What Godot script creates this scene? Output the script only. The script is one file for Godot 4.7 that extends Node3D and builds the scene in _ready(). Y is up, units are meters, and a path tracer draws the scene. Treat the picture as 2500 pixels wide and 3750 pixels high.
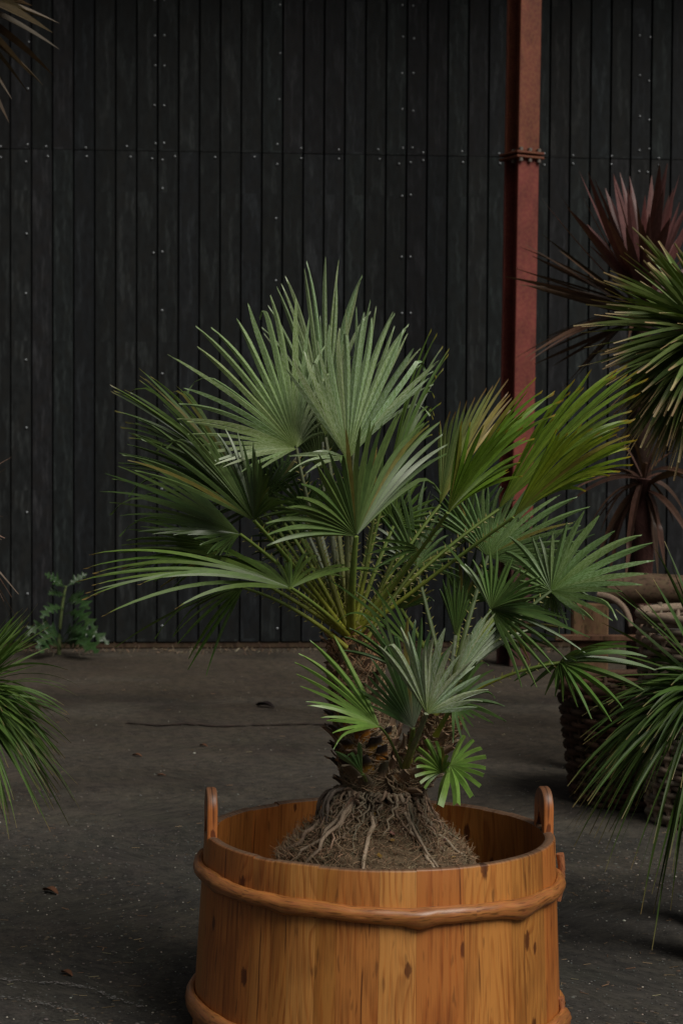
extends Node3D
# A dwarf fan palm with bare roots in a wooden tub, in a yard before a black boarded shed.

var rng := RandomNumberGenerator.new()
var noise := FastNoiseLite.new()
var soft := FastNoiseLite.new()
var M := {}
var taken := {}


# ------------------------------------------------------------------ mesh building
class MB:
	var v := PackedVector3Array()
	var n := PackedVector3Array()
	var c := PackedColorArray()
	var uv := PackedVector2Array()
	var ix := PackedInt32Array()

	func vert(p: Vector3, nn: Vector3, col: Color, t: Vector2) -> int:
		v.append(p); n.append(nn); c.append(col); uv.append(t)
		return v.size() - 1

	func tri(a: int, b: int, d: int) -> void:   # counter-clockwise as seen from the outside
		ix.append(a); ix.append(d); ix.append(b)

	func flat(a: Vector3, b: Vector3, d: Vector3, col: Color, t := Vector2.ZERO) -> void:
		var nn := (b - a).cross(d - a).normalized()
		tri(vert(a, nn, col, t), vert(b, nn, col, t + Vector2(0.05, 0)), vert(d, nn, col, t + Vector2(0, 0.05)))

	func quad(a: Vector3, b: Vector3, d: Vector3, e: Vector3, col: Color, u0 := Vector2.ZERO, u1 := Vector2.ONE) -> void:
		var nn := (d - a).cross(e - b).normalized()
		var k := vert(a, nn, col, u0)
		vert(b, nn, col, Vector2(u1.x, u0.y)); vert(d, nn, col, u1); vert(e, nn, col, Vector2(u0.x, u1.y))
		tri(k, k + 1, k + 2); tri(k, k + 2, k + 3)

	# rows of points (each row the same length); the normal is row direction x column direction
	func grid(rows: Array, cols: Array, uvs: Array, flip := false, closed := false) -> void:
		var h := rows.size()
		var w: int = rows[0].size()
		var k := v.size()
		for i in h:
			for j in w:
				var j0 := j - 1 if j > 0 else (w - 2 if closed else 0)
				var j1 := j + 1 if j < w - 1 else (1 if closed else w - 1)
				var du: Vector3 = rows[i][j1] - rows[i][j0]
				var dv: Vector3 = rows[mini(i + 1, h - 1)][j] - rows[maxi(i - 1, 0)][j]
				var nn := du.cross(dv).normalized()
				if nn.length_squared() < 0.5:
					nn = Vector3.UP
				vert(rows[i][j], -nn if flip else nn, cols[i] if cols[i] is Color else cols[i][j], uvs[i][j])
		for i in h - 1:
			for j in w - 1:
				var a := k + i * w + j
				if flip:
					tri(a, a + w, a + 1); tri(a + 1, a + w, a + w + 1)
				else:
					tri(a, a + 1, a + w); tri(a + 1, a + w + 1, a + w)

	func tube(pts: Array, radii: Array, sides: int, cols: Array, vscale := 1.0, cap := true, squash := 1.0, up := Vector3.UP) -> void:
		var rows := []
		var uvs := []
		var cc := []
		var d := 0.0
		for i in pts.size():
			var t: Vector3 = (pts[mini(i + 1, pts.size() - 1)] - pts[maxi(i - 1, 0)]).normalized()
			var a := up.cross(t)
			if a.length() < 0.05:
				a = Vector3.RIGHT.cross(t)
			a = a.normalized()
			var b := t.cross(a)
			if i > 0:
				d += (pts[i] - pts[i - 1]).length()
			var row := []
			var ur := []
			for j in sides + 1:
				var th := TAU * j / sides
				row.append(pts[i] + (a * cos(th) + b * sin(th) * squash) * radii[i])
				ur.append(Vector2(float(j) / sides, d * vscale))
			rows.append(row); uvs.append(ur); cc.append(cols[mini(i, cols.size() - 1)])
		grid(rows, cc, uvs, false, true)
		if cap:
			for e in [0, pts.size() - 1]:
				var mid := vert(pts[e], (pts[e] - pts[1 if e == 0 else e - 1]).normalized(), cc[e], Vector2.ZERO)
				var first := v.size()
				for j in sides + 1:
					vert(rows[e][j], n[mid], cc[e], Vector2(float(j) / sides, 0))
				for j in sides:
					if e == 0:
						tri(mid, first + j + 1, first + j)
					else:
						tri(mid, first + j, first + j + 1)

	# a box with chamfered vertical and horizontal front edges; axes given by a basis
	func box(at: Vector3, size: Vector3, col: Color, ch := 0.004, b := Basis.IDENTITY, uvs := 1.0) -> void:
		var h := size / 2
		var c3 := minf(ch, minf(h.x, minf(h.y, h.z)) * 0.5)
		var o := Vector2(at.x * 3.1 + at.y, at.z * 1.7)
		for ax in 3:
			for s in [-1.0, 1.0]:
				var nn := Vector3.ZERO
				nn[ax] = s
				var u := Vector3.ZERO
				u[(ax + 1) % 3] = 1
				var w := Vector3.ZERO
				w[(ax + 2) % 3] = 1
				var hu: float = h[(ax + 1) % 3] - c3
				var hw: float = h[(ax + 2) % 3] - c3
				var ce := nn * h[ax]
				var q := [ce - u * hu - w * hw, ce + u * hu - w * hw, ce + u * hu + w * hw, ce - u * hu + w * hw]
				if s < 0:
					q.reverse()
				quad(at + b * q[0], at + b * q[1], at + b * q[2], at + b * q[3], col, o, o + Vector2(hu, hw) * 2 * uvs)
		for ax in 3:
			for s1 in [-1.0, 1.0]:
				for s2 in [-1.0, 1.0]:
					var e1 := (ax + 1) % 3
					var e2 := (ax + 2) % 3
					var p := Vector3.ZERO
					var q := Vector3.ZERO
					p[e1] = s1 * h[e1]; p[e2] = s2 * (h[e2] - c3)
					q[e1] = s1 * (h[e1] - c3); q[e2] = s2 * h[e2]
					var l := Vector3.ZERO
					l[ax] = h[ax] - c3
					var f := [p - l, p + l, q + l, q - l]
					if (f[2] - f[0]).cross(f[3] - f[1]).dot(p + q) < 0:
						f.reverse()
					quad(at + b * f[0], at + b * f[1], at + b * f[2], at + b * f[3], col, o, o + Vector2(0.02, h[ax] * 2) * uvs)
		for sx in [-1.0, 1.0]:
			for sy in [-1.0, 1.0]:
				for sz in [-1.0, 1.0]:
					var s := Vector3(sx, sy, sz)
					var p0 := Vector3(s.x * h.x, s.y * (h.y - c3), s.z * (h.z - c3))
					var p1 := Vector3(s.x * (h.x - c3), s.y * h.y, s.z * (h.z - c3))
					var p2 := Vector3(s.x * (h.x - c3), s.y * (h.y - c3), s.z * h.z)
					if (p1 - p0).cross(p2 - p0).dot(s) > 0:
						flat(at + b * p0, at + b * p1, at + b * p2, col, o)
					else:
						flat(at + b * p0, at + b * p2, at + b * p1, col, o)

	func mesh() -> ArrayMesh:
		var m := ArrayMesh.new()
		var a := []
		a.resize(Mesh.ARRAY_MAX)
		a[Mesh.ARRAY_VERTEX] = v; a[Mesh.ARRAY_NORMAL] = n; a[Mesh.ARRAY_COLOR] = c; a[Mesh.ARRAY_TEX_UV] = uv; a[Mesh.ARRAY_INDEX] = ix
		m.add_surface_from_arrays(Mesh.PRIMITIVE_TRIANGLES, a)
		return m


# ------------------------------------------------------------------ naming and placing
func numbered(called: String, parent: Node) -> String:
	var key := str(parent.get_instance_id()) + called
	taken[key] = taken.get(key, -1) + 1
	return called if taken[key] == 0 else "%s_%03d" % [called, taken[key]]


func put(called: String, shape, mat: Material, parent: Node = self, at := Vector3.ZERO) -> MeshInstance3D:
	var o := MeshInstance3D.new()
	o.name = numbered(called, parent)
	o.mesh = shape.mesh() if shape is MB else shape
	o.material_override = mat
	o.position = at
	parent.add_child(o, true)
	return o


func base(called: String, at: Vector3, parent: Node = self) -> Node3D:
	var o := Node3D.new()
	o.name = numbered(called, parent)
	o.position = at
	parent.add_child(o, true)
	return o


func tag(o: Node, label: String, category := "", group := "", kind := "") -> Node:
	if label: o.set_meta("label", label)
	if category: o.set_meta("category", category)
	if group: o.set_meta("group", group)
	if kind: o.set_meta("kind", kind)
	return o


func many(called: String, shape: Mesh, mat: Material, places: Array, tints: Array, parent: Node = self) -> MultiMeshInstance3D:
	var mm := MultiMesh.new()
	mm.transform_format = MultiMesh.TRANSFORM_3D
	mm.use_colors = true
	mm.mesh = shape
	mm.instance_count = places.size()
	for i in places.size():
		mm.set_instance_transform(i, places[i])
		mm.set_instance_color(i, tints[i])
	var o := MultiMeshInstance3D.new()
	o.name = numbered(called, parent)
	o.multimesh = mm
	o.material_override = mat
	parent.add_child(o, true)
	return o


func bez(a: Vector3, b: Vector3, c: Vector3, t: float) -> Vector3:
	return a.lerp(b, t).lerp(b.lerp(c, t), t)


func col(r: float, g: float, b: float) -> Color:   # a real-world base colour, linear
	return Color(r, g, b)


func vary(c: Color, amount: float) -> Color:
	var k := 1.0 + rng.randf_range(-amount, amount)
	return Color(c.r * k * (1.0 + rng.randf_range(-amount, amount) * 0.4), c.g * k, c.b * k)


# ------------------------------------------------------------------ materials
func picture(w: int, h: int, paint: Callable) -> ImageTexture:
	var im := Image.create(w, h, false, Image.FORMAT_RGB8)
	for y in h:
		for x in w:
			im.set_pixel(x, y, paint.call(x, y))
	return ImageTexture.create_from_image(im)


func mat(called: String, rough: float, tex: Texture2D = null, spec := 0.5) -> StandardMaterial3D:
	var m := StandardMaterial3D.new()
	m.resource_name = called
	m.vertex_color_use_as_albedo = true
	m.albedo_texture = tex
	m.roughness = rough
	m.metallic_specular = spec
	m.cull_mode = BaseMaterial3D.CULL_DISABLED
	M[called] = m
	return m


func grey(k: float) -> Color:   # a linear factor, written as the sRGB a texture holds
	return Color(k, k, k).linear_to_srgb()


func make_materials() -> void:
	noise.seed = 7
	noise.noise_type = FastNoiseLite.TYPE_SIMPLEX
	noise.frequency = 1.0
	noise.fractal_octaves = 3
	soft.seed = 19
	soft.noise_type = FastNoiseLite.TYPE_SIMPLEX_SMOOTH
	soft.frequency = 1.0
	soft.fractal_type = FastNoiseLite.FRACTAL_NONE
	# leaf blade: fine veins along the leaf and faint mottling; the waxy kind has a pale powdery bloom
	var leaf_tex := picture(192, 192, func(x, y):
		var vein: float = noise.get_noise_2d(x * 0.07, y * 0.002 + 3.0)
		var k: float = 0.78 + 0.22 * vein + 0.22 * noise.get_noise_2d(x * 0.014, y * 0.007 + 40.0)
		return grey(clampf(k, 0.3, 1.0)))
	var bloom_tex := picture(256, 256, func(x, y):
		var s: float = noise.get_noise_2d(x * 0.030, y * 0.012) + 0.8 * noise.get_noise_2d(x * 0.075 + 90.0, y * 0.045)
		var k: float = smoothstep(-0.5, 0.6, s)
		var c := Color(0.42, 0.52, 0.22).lerp(Color(1.0, 1.0, 1.0), k)
		return c.linear_to_srgb())
	var lm := mat("leaf", 0.36, leaf_tex, 0.5)
	lm.backlight_enabled = true
	lm.backlight = Color(0.34, 0.36, 0.12)
	var gl := mat("lime", 0.38, leaf_tex, 0.45)
	gl.backlight_enabled = true
	gl.backlight = Color(0.78, 0.80, 0.25)
	var bm := mat("bloom", 0.42, bloom_tex, 0.55)
	bm.backlight_enabled = true
	bm.backlight = Color(0.16, 0.18, 0.10)
	var st := mat("strap", 0.45, leaf_tex, 0.4)
	st.backlight_enabled = true
	st.backlight = Color(0.42, 0.44, 0.20)
	mat("stalk", 0.5, leaf_tex, 0.4)
	# pine: eight planks side by side, each cut at its own place in the log
	var planks := []
	rng.seed = 11
	for k in 8:
		var knots := []
		for i in rng.randi_range(1, 4):
			knots.append(Vector3(rng.randf_range(0.15, 0.85), rng.randf_range(0.03, 0.97), rng.randf_range(0.03, 0.07)))
		planks.append([rng.randf_range(-0.5, 1.5), rng.randf_range(0.05, 0.6), rng.randf_range(-0.25, 0.25), rng.randf_range(7.0, 12.0), knots, rng.randf_range(0.85, 1.1)])
	planks[2][0] = 0.5; planks[2][1] = 0.12; planks[2][2] = 0.5
	planks[5][0] = 0.6; planks[5][1] = 0.2; planks[5][2] = -0.4
	var pine := picture(1024, 1024, func(x, y):
		var p: Array = planks[x >> 7]
		var u := float(x & 127) / 127.0
		var t := float(y) / 1023.0
		var warp: float = noise.get_noise_2d(u * 1.3 + 9.0 * (x >> 7), t * 2.6)
		var r: float = sqrt((u - p[0]) * (u - p[0]) + p[1] * p[1]) + p[2] * t + 0.045 * warp
		var dark := 0.0
		for q in p[4]:
			var dx: float = u - q.x
			var dy: float = (t - q.y) * 3.6
			var d: float = sqrt(dx * dx + dy * dy) / q.z
			if d < 5.0:
				r += 0.10 * exp(-d * d * 0.16)
				dark = maxf(dark, 1.0 - smoothstep(0.75, 1.25, d + 0.25 * noise.get_noise_2d(u * 18.0, t * 60.0)))
		var ring: float = r * p[3]
		ring -= floor(ring)
		var late: float = smoothstep(0.35, 0.85, ring) * (1.0 - smoothstep(0.88, 1.0, ring))
		var c := Color(0.98, 0.98, 0.98).lerp(Color(0.60, 0.44, 0.30), late * (0.48 + 0.45 * noise.get_noise_2d(u * 2.0 + 30.0, t * 5.0)))
		c = c.lerp(Color(0.17, 0.09, 0.05), dark * 0.85)
		var fib: float = 1.0 + 0.30 * noise.get_noise_2d(x * 0.28, y * 0.006) + 0.16 * noise.get_noise_2d(x * 0.02 + 5.0, y * 0.006)
		var crack: float = 0.0
		for q in 2:
			var cx: float = 0.25 + 0.5 * fposmod(sin((x >> 7) * 12.9 + q * 47.0) * 43.7, 1.0) + 0.015 * soft.get_noise_2d(q * 9.0, t * 6.0)
			var run: float = smoothstep(0.15, 0.5, soft.get_noise_2d((x >> 7) * 5.0 + q * 3.0, t * 4.0))
			crack = maxf(crack, run * (1.0 - smoothstep(0.006, 0.016, absf(u - cx))))
		c = c.lerp(Color(0.12, 0.06, 0.03), crack * 0.8)
		var stain: float = smoothstep(0.1, 0.7, soft.get_noise_2d(u * 1.1 + 7.0 * (x >> 7), t * 3.5))
		c = c.lerp(Color(0.62, 0.52, 0.44) * c, stain * 0.6)
		var dirt: float = smoothstep(0.55, 0.8, noise.get_noise_2d(x * 0.04 + 300.0, y * 0.006))
		c = c * (fib * p[5] * (1.0 - 0.4 * dirt))
		return Color(clampf(c.r, 0, 1), clampf(c.g, 0, 1), clampf(c.b, 0, 1)).linear_to_srgb())
	var wood := mat("wood", 0.5, pine, 0.5)
	wood.clearcoat_enabled = true
	wood.clearcoat = 0.12
	wood.clearcoat_roughness = 0.35
	var branch_tex := picture(256, 512, func(x, y):
		var k: float = 0.8 + 0.2 * noise.get_noise_2d(x * 0.03, y * 0.006) + 0.16 * noise.get_noise_2d(x * 0.16, y * 0.02 + 50.0)
		k *= 1.0 - 0.45 * smoothstep(0.35, 0.6, noise.get_noise_2d(x * 0.05 + 200.0, y * 0.012))
		return Color(clampf(k, 0, 1), clampf(k * (0.9 + 0.12 * noise.get_noise_2d(x * 0.05, y * 0.02)), 0, 1), clampf(k * 0.85, 0, 1)).linear_to_srgb())
	var branch := mat("branch", 0.4, branch_tex, 0.5)
	branch.clearcoat_enabled = true
	branch.clearcoat = 0.3
	branch.clearcoat_roughness = 0.3
	# tarred boards: dull black, with bluish scuffs and brown patches running down
	var tar_tex := picture(512, 1024, func(x, y):
		var a: float = noise.get_noise_2d(x * 0.035, y * 0.0075)
		var b: float = noise.get_noise_2d(x * 0.012 + 70.0, y * 0.004)
		var scuff: float = smoothstep(0.18, 0.78, soft.get_noise_2d(x * 0.040 + 20.0 + 0.12 * soft.get_noise_2d(x * 0.02, y * 0.012), y * 0.0024 + 9.0)) * (0.6 + 0.4 * soft.get_noise_2d(x * 0.10, y * 0.016 + 60.0))
		var grain: float = noise.get_noise_2d(x * 0.3, y * 0.02)
		var c := Color(0.31, 0.32, 0.335) * (1.0 + 0.5 * a + 0.16 * grain)
		c = c.lerp(Color(0.40, 0.34, 0.30), smoothstep(0.0, 0.5, b) * 0.45)
		c = c.lerp(Color(1.0, 1.0, 1.0), scuff)
		return Color(clampf(c.r, 0, 1), clampf(c.g, 0, 1), clampf(c.b, 0, 1)).linear_to_srgb())
	mat("tar", 0.62, tar_tex, 0.35)
	# yard: packed dirt and old asphalt
	var yard := picture(1024, 1024, func(x, y):
		var ang := TAU / 1024.0
		var gx := Vector2(cos(x * ang), sin(x * ang)) * 163.0
		var gy := Vector2(cos(y * ang), sin(y * ang)) * 163.0
		var a: float = noise.get_noise_3d(gx.x * 0.02, gx.y * 0.02 + gy.x * 0.02, gy.y * 0.02)
		var b: float = noise.get_noise_3d(gx.x * 0.09 + 50.0, gx.y * 0.09 + gy.x * 0.09, gy.y * 0.09)
		var s := rng.randf()
		var k: float = 0.60 + 0.26 * a + 0.24 * b + 0.22 * (rng.randf() - 0.5)
		if s > 0.985:
			k += 0.5 * rng.randf()
		elif s < 0.03:
			k -= 0.25
		var c := Color(k, k * (0.965 - 0.03 * a), k * (0.91 - 0.07 * a))
		return Color(clampf(c.r, 0, 1), clampf(c.g, 0, 1), clampf(c.b, 0, 1)).linear_to_srgb())
	var gm := mat("yard", 0.9, yard, 0.3)
	gm.heightmap_enabled = true
	gm.heightmap_texture = yard
	gm.heightmap_scale = 0.5
	var rust_tex := picture(256, 512, func(x, y):
		var a: float = noise.get_noise_2d(x * 0.02, y * 0.006)
		var b: float = noise.get_noise_2d(x * 0.1, y * 0.05 + 30.0)
		var k: float = 0.78 + 0.22 * a + 0.14 * b
		return Color(clampf(k * 1.02, 0, 1), clampf(k * (0.9 + 0.2 * b), 0, 1), clampf(k * 0.9, 0, 1)).linear_to_srgb())
	mat("paint", 0.6, rust_tex, 0.4)
	var fibre_tex := picture(256, 256, func(x, y):
		var k: float = 0.7 + 0.3 * noise.get_noise_2d(x * 0.09 + y * 0.05, y * 0.02) + 0.2 * noise.get_noise_2d(x * 0.2 - y * 0.15, y * 0.06)
		return grey(clampf(k, 0.15, 1.0)))
	mat("fibre", 0.9, fibre_tex, 0.25)
	mat("soil", 0.95, fibre_tex, 0.2)
	mat("plain", 0.8, null, 0.3)
	mat("husk", 0.55, leaf_tex, 0.35)
	mat("plastic", 0.45, null, 0.4)
	mat("old_wood", 0.85, branch_tex, 0.3)
	var sm := mat("steel", 0.38, null, 0.5)
	sm.metallic = 0.6
	sm.albedo_color = Color(0.40, 0.42, 0.44).linear_to_srgb()


# ------------------------------------------------------------------ plants
# One blade segment of a fan leaf: two strips folded along the midrib, joined to its neighbours up to «web».
func segment(mb: MB, hub: Vector3, dir: Vector3, length: float, nrm: Vector3, half: float, o: Dictionary, tint: Color) -> void:
	var rows := 11
	var side := nrm.cross(dir).normalized()
	var web: float = o.get("web", 0.42)
	var fold: float = o.get("fold", 1.15)
	var arch: float = o.get("arch", 0.05) * length
	var cut: bool = o.get("cut", false)
	var tipc: Color = o.get("tip", tint)
	var root: Color = o.get("root", tint * 1.15)
	var hmax: float = tan(half) * web * length
	hmax = clampf(hmax, o.get("wmin", 0.0045), o.get("wmax", 0.0125))
	var bend: Vector3 = Vector3(rng.randf_range(-1, 1), rng.randf_range(-1.2, 0.6), rng.randf_range(-1, 1)) * 0.012 * o.get("loose", 1.0)
	var twist: float = rng.randf_range(-0.45, 0.45) * o.get("loose", 1.0)
	var hook: bool = rng.randf() < o.get("bent", 0.09)
	var L := []
	var C := []
	var R := []
	var cols := []
	var uvl := []
	var uvr := []
	var off := Vector2(rng.randf() * 7.0, rng.randf() * 7.0)
	for k in rows:
		var s := pow(float(k) / (rows - 1), 0.85) * 0.985 + 0.015
		var wd: float = minf(hmax, tan(half) * s * length + 0.0011)
		var q := clampf((s - web) / (1.0 - web), 0.0, 1.0)
		if cut:
			wd *= 1.0 - 0.12 * q
		else:
			wd *= (1.0 - 0.22 * q) * (1.0 - pow(q, 4.5))
		wd = maxf(wd, 0.0010)
		var p: Vector3 = hub + dir * (length * s) + Vector3.UP * (arch * 4.0 * s * (1.0 - s)) + bend * (q * q) * length * 4.0
		if hook and q > 0.6:
			p += Vector3.DOWN * (q - 0.6) * (q - 0.6) * length * 1.1
		var tw := twist * smoothstep(0.1, 0.8, q)
		var sd := side * cos(tw) + nrm * sin(tw)
		var f: Vector3 = (nrm * cos(tw) - side * sin(tw)) * wd * fold
		L.append(p + sd * wd + f)
		R.append(p - sd * wd + f)
		C.append(p - (dir * length * 0.02 if k == rows - 1 and not cut else Vector3.ZERO))
		var c := root.lerp(tint, smoothstep(0.0, 0.3, s))
		if s > o.get("tip_from", 0.94):
			c = c.lerp(tipc, smoothstep(o.get("tip_from", 0.94), 1.0, s))
		cols.append(c)
		var vv := s * length / 0.045 + off.y
		uvl.append([Vector2(off.x, vv), Vector2(off.x + 0.5, vv)])
		uvr.append([Vector2(off.x + 0.5, vv), Vector2(off.x + 1.0, vv)])
	var rl := []
	var rr := []
	for k in rows:
		rl.append([C[k], L[k]])
		rr.append([R[k], C[k]])
	mb.grid(rl, cols, uvr, false)
	mb.grid(rr, cols, uvl, false)


func petiole(parent: Node, a: Vector3, mid: Vector3, b: Vector3, r0: float, r1: float, c0: Color, c1: Color, thorns := true) -> void:
	var mb := MB.new()
	var pts := []
	var rad := []
	var cols := []
	var nn := 12
	for k in nn + 1:
		var t := float(k) / nn
		pts.append(bez(a, mid, b, t))
		rad.append(lerpf(r0, r1, sqrt(t)))
		cols.append(c0.lerp(c1, smoothstep(0.0, 0.7, t)))
	mb.tube(pts, rad, 6, cols, 20.0, true, 0.72)
	if thorns:
		var length := (a - b).length()
		var count := int(length / 0.012)
		for k in count:
			var t := 0.12 + 0.84 * (k + rng.randf() * 0.5) / count
			var p := bez(a, mid, b, t)
			var d := (bez(a, mid, b, t + 0.02) - p).normalized()
			var sd := d.cross(Vector3(0, 0, 1)).normalized() * (1.0 if k % 2 else -1.0)
			var r := lerpf(r0, r1, sqrt(t))
			var tip := p + sd * (r + 0.0065) + d * 0.005
			var up := sd.cross(d) * 0.0012
			var tc := Color(0.30, 0.27, 0.09)
			mb.flat(p + sd * r * 0.8 - d * 0.0018 + up, p + sd * r * 0.8 + d * 0.0018, tip, tc)
			mb.flat(p + sd * r * 0.8 + d * 0.0018, p + sd * r * 0.8 - d * 0.0018 - up, tip, tc)
	put("petiole", mb, M.stalk, parent)


# A fan leaf: a stalk and n segments spread along the tips given.
func fan(parent: Node, from: Vector3, hub: Vector3, tips: Array, n: int, look: Dictionary) -> void:
	var fr := base("frond", from, parent)
	var pr: Array = look.stalk
	var mid: Vector3 = look.get("mid", from.lerp(hub, 0.5) + Vector3.UP * (hub - from).length() * look.get("rise", 0.07))
	if not look.get("bare", false):
		petiole(fr, Vector3.ZERO, mid - from, hub - from, look.get("r0", 0.009), look.get("r1", 0.0045), pr[0], pr[1], look.get("thorns", true))
	var at := [0.0]
	for i in range(1, tips.size()):
		at.append(at[-1] + (tips[i - 1] - hub).angle_to(tips[i] - hub) + 0.04)
	var dirs := []
	var lens := []
	for i in n:
		var t: float = at[-1] * i / maxf(n - 1, 1)
		var k := 0
		while k < tips.size() - 2 and at[k + 1] < t:
			k += 1
		var f: float = (t - at[k]) / (at[k + 1] - at[k])
		var d0: Vector3 = tips[k] - hub
		var d1: Vector3 = tips[k + 1] - hub
		var jit: float = look.get("jit", 0.022)
		dirs.append((d0.normalized().slerp(d1.normalized(), f) + Vector3(rng.randf_range(-jit, jit), rng.randf_range(-jit, jit), rng.randf_range(-jit, jit))).normalized())
		lens.append(lerpf(d0.length(), d1.length(), f) * (1.0 + rng.randf_range(-0.035, 0.025)))
	var nrms := []
	for i in n:
		var l: Vector3 = dirs[mini(i + 1, n - 1)] - dirs[maxi(i - 1, 0)]
		var w: Vector3 = dirs[i].cross(l)
		nrms.append(w.normalized() if w.length() > 1e-4 else (nrms[-1] if i else Vector3(0, 0, 1)))
	for pass_ in 3:
		var sm := nrms.duplicate()
		for i in n:
			sm[i] = (nrms[maxi(i - 1, 0)] + nrms[i] * 1.5 + nrms[mini(i + 1, n - 1)]).normalized()
		nrms = sm
	# the hollow side of the pleats looks up
	var up := Vector3.ZERO
	for v in nrms: up += v
	var whole := MB.new()
	var o := look.duplicate()
	for i in n:
		var gap := 0.0
		if i > 0: gap += dirs[i].angle_to(dirs[i - 1]) * 0.5
		if i < n - 1: gap += dirs[i].angle_to(dirs[i + 1]) * 0.5
		if i == 0 or i == n - 1: gap *= 2.0
		var tint := vary(look.tint, look.get("vary", 0.14))
		if rng.randf() < look.get("aged", 0.03):
			tint = tint.lerp(Color(0.30, 0.21, 0.05), rng.randf_range(0.3, 0.8))
		if look.has("tint_end"):
			tint = tint.lerp(vary(look.tint_end, 0.15), smoothstep(0.3, 1.0, float(i) / n))
		var mb := MB.new() if look.get("each", false) else whole
		segment(mb, hub - from, dirs[i], lens[i], nrms[i], gap * 0.5, o, tint)
		if look.get("each", false):
			put("leaflet", mb, M[look.get("mat", "leaf")], fr)
	if not look.get("each", false):
		put("leaf_blade", whole, M[look.get("mat", "leaf")], fr)


# A strap leaf along a bent line.
func strap(mb: MB, a: Vector3, mid: Vector3, b: Vector3, width: float, c0: Color, c1: Color, ct: Color, rows := 9, fold := 0.35, tip_from := 0.93, blunt := 0.0, roll := 0.0) -> void:
	var rl := []
	var rr := []
	var cols := []
	var ul := []
	var ur := []
	var off := Vector2(rng.randf() * 5.0, rng.randf() * 5.0)
	var ref := Vector3.UP.rotated((b - a).normalized(), roll)
	for k in rows:
		var t := float(k) / (rows - 1)
		var p := bez(a, mid, b, t)
		var d := (bez(a, mid, b, minf(t + 0.02, 1.0)) - bez(a, mid, b, maxf(t - 0.02, 0.0))).normalized()
		var sd := d.cross(ref)
		if sd.length() < 0.25:
			sd = d.cross(Vector3(0.3, 0.2, 1.0))
		sd = sd.normalized()
		var nn := sd.cross(d)
		var w := width * 0.5 * (0.55 + 0.45 * smoothstep(0.0, 0.35, t)) * maxf(1.0 - pow(t, 3.5), blunt)
		w = maxf(w, 0.0008)
		var f := nn * w * fold
		rl.append([p - sd * w + f, p])
		rr.append([p, p + sd * w + f])
		cols.append(c0.lerp(c1, smoothstep(0.0, 0.5, t)).lerp(ct, smoothstep(tip_from, minf(tip_from + 0.06, 1.0), t)))
		var vv := t * (b - a).length() / 0.06
		ul.append([off + Vector2(0, vv), off + Vector2(0.5, vv)])
		ur.append([off + Vector2(0.5, vv), off + Vector2(1.0, vv)])
	mb.grid(rl, cols, ul, false)
	mb.grid(rr, cols, ur, false)


func _ready() -> void:
	# ---- camera, sky, light, exposure
	var cam := Camera3D.new()
	cam.name = "camera"
	cam.position = Vector3(0, 1.25, 0)
	cam.rotation_degrees = Vector3(-2.059, 0, 0.3)
	cam.near = 0.1
	cam.far = 120.0
	var lens := CameraAttributesPhysical.new()
	lens.frustum_focal_length = 42.857
	lens.frustum_focus_distance = 3.75
	lens.frustum_near = 0.1
	lens.frustum_far = 120.0
	lens.exposure_aperture = 7.0
	cam.attributes = lens
	cam.fov = 31.284
	add_child(cam)
	cam.current = true
	var env := Environment.new()
	env.background_mode = Environment.BG_SKY
	var sky := Sky.new()
	var sm := ProceduralSkyMaterial.new()
	sm.sky_top_color = Color(0.89, 0.90, 0.92)
	sm.sky_horizon_color = Color(0.83, 0.83, 0.835)
	sm.sky_curve = 0.2
	sm.sky_energy_multiplier = 0.33
	sm.ground_energy_multiplier = 0.33
	sm.ground_bottom_color = Color(0.24, 0.23, 0.21)
	sm.ground_horizon_color = Color(0.34, 0.33, 0.31)
	sm.sun_angle_max = 1.0
	sky.sky_material = sm
	env.sky = sky
	env.tonemap_mode = Environment.TONE_MAPPER_LINEAR
	env.tonemap_exposure = 1.22
	env.sdfgi_enabled = true
	env.ssao_enabled = true
	env.ssil_enabled = true
	var we := WorldEnvironment.new()
	we.name = "world"
	we.environment = env
	add_child(we)
	var sun := DirectionalLight3D.new()
	sun.name = "sun"
	sun.light_color = Color(1.0, 0.985, 0.95)
	sun.light_energy = 0.58
	sun.light_angular_distance = 32.0
	sun.shadow_enabled = true
	sun.look_at_from_position(Vector3(3.7, 6.0, 4.0), Vector3.ZERO)
	add_child(sun)
	rng.seed = 5
	make_materials()
	build_ground()
	build_wall()
	build_post()
	build_tub()
	build_palm()
	build_neighbours()
	build_litter()


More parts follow.
